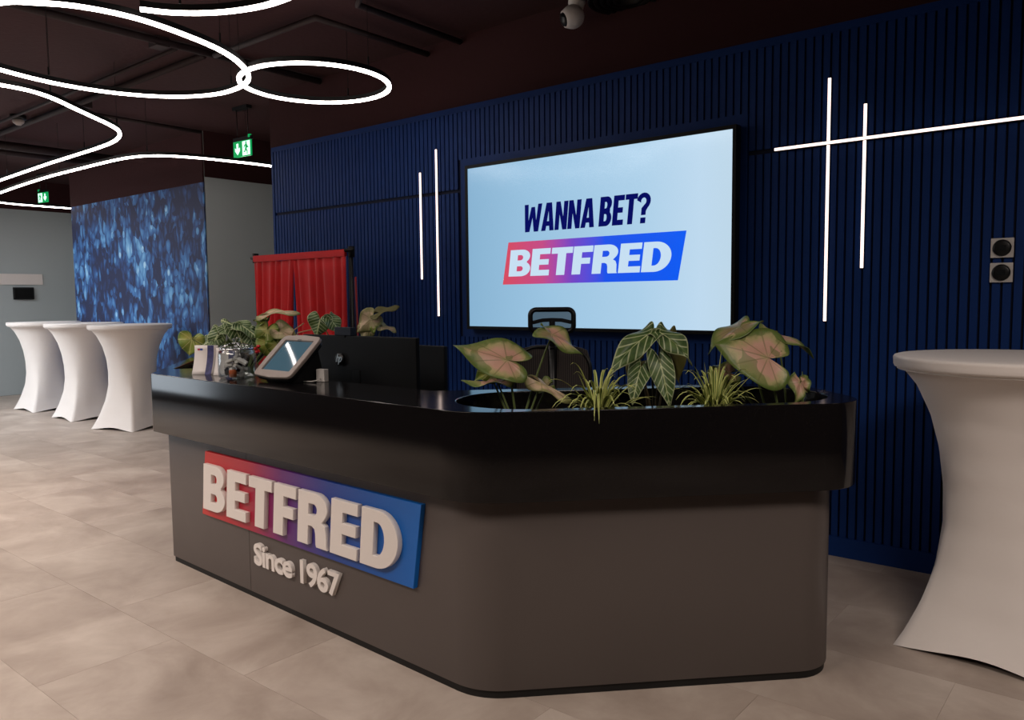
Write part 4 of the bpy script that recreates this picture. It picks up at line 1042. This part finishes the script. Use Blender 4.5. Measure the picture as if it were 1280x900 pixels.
for c, t, f, w_ in (((272, 418), (264, 440), (.8, .4, -.3), .13), ((284, 412), (268, 408), (.5, .8, -.2), .12), ((296, 414), (306, 440), (.8, .4, .2), .14), ((304, 408), (322, 424), (.5, .7, .3), .13), ((282, 428), (276, 448), (.9, .2, 0), .12),
                    ((290, 406), (276, 400), (.3, .9, 0), .10), ((312, 418), (318, 440), (.8, .3, .2), .12), ((262, 426), (254, 434), (.6, .6, -.2), .11)):
    lleaf(pl, b, c, t, .85, f, w_, m_la, ARROW, droop=.2)
pl, b = lplant('beige_caladium', .55, .42, 'beige and green caladium with tall arched leaf behind the tablet')
lleaf(pl, b, (338, 392), (376, 394), .55, (.25, .9, .0), .15, m_lb, HEART, droop=.35)
lleaf(pl, b, (330, 400), (316, 400), .55, (.4, .8, .0), .12, m_ly, HEART, droop=.25)
lleaf(pl, b, (350, 412), (372, 424), .5, (.8, .4, .1), .13, m_lb, HEART, droop=.12)
lleaf(pl, b, (334, 412), (326, 436), .5, (.85, .3, -.2), .15, m_ly, HEART, droop=.12)
lleaf(pl, b, (346, 430), (352, 448), .5, (.8, .3, .1), .13, m_ly, HEART, droop=.12)
lleaf(pl, b, (336, 428), (338, 450), .5, (.9, .2, .1), .15, m_ly, HEART, droop=.12)
for i, pt in enumerate(((319, 436), (323, 433), (321, 440))):
    P_ = lpnt(pt[0], pt[1], .42); bl = lathe('blossom', [(0, -.012), (.008, -.008), (.014, 0), (.009, .008), (0, .01)], m_redfl, pl, P_-Vector(pl.location), 10)
for i, pts in enumerate(([(362, 425), (368, 412), (380, 404)], [(366, 430), (372, 416), (390, 412)])):
    W_ = [lpnt(a_, b_, .5)-Vector(pl.location) for a_, b_ in pts]; tube('stalk', W_, .0035, mat('pinkish_stalk', srgb(190, 150, 110), .5), pl, 6)
# floor planter behind the monitors
fp = thing('floor_planter', (-4.15, -.95, 0), 'tall planter with leaves rising behind the wide monitor', 'planter')
lathe('pot', [(0, 0), (.19, 0), (.20, .02), (.23, .80), (.22, .80), (.19, .74), (0, .74)], m_bmatte, fp, (0, 0, 0), 32)
lathe('soil', [(0, .745), (.19, .745), (0, .75)], m_soil, fp, (0, 0, 0.0), 24)
b = Vector((-4.15, -.95, .75))
def fpt(px, py):
    n_ = Vector((fw.x, fw.y, 0)).normalized(); q = Vector(fp.location)
    d = fw*1.0+rt2*((px-640)/FPX)+up2*((450-py)/FPX); return CAMP+d*((q-CAMP).dot(n_)/d.dot(n_))
for c, t, f, w_, mm, sh in (((400, 400), (396, 421), (.9, .3, -.2), .17, m_la, ARROW), ((414, 400), (426, 418), (.7, .5, .4), .13, m_la, ARROW),
                        ((474, 390), (500, 384), (.35, .85, .1), .15, m_lolive, ARROW), ((464, 398), (447, 416), (.8, .3, -.1), .16, m_lb, HEART),
                        ((466, 404), (476, 402), (.7, .5, .1), .15, m_ly, HEART), ((478, 408), (496, 415), (.4, .8, .1), .10, m_lb, ARROW), ((458, 412), (452, 422), (.8, .3, 0), .13, m_lb, HEART)):
    C = fpt(*c); T = fpt(*t); N = CAMD(C)*f[0]+UPV*f[1]+rt2*f[2]
    leaf(fp, C, T, N, w_, mm, sh, droop=.2, seed=int(c[0])); petiole(fp, b, C-N.normalized()*.002, m_stem, (0, 0, .05), .004)
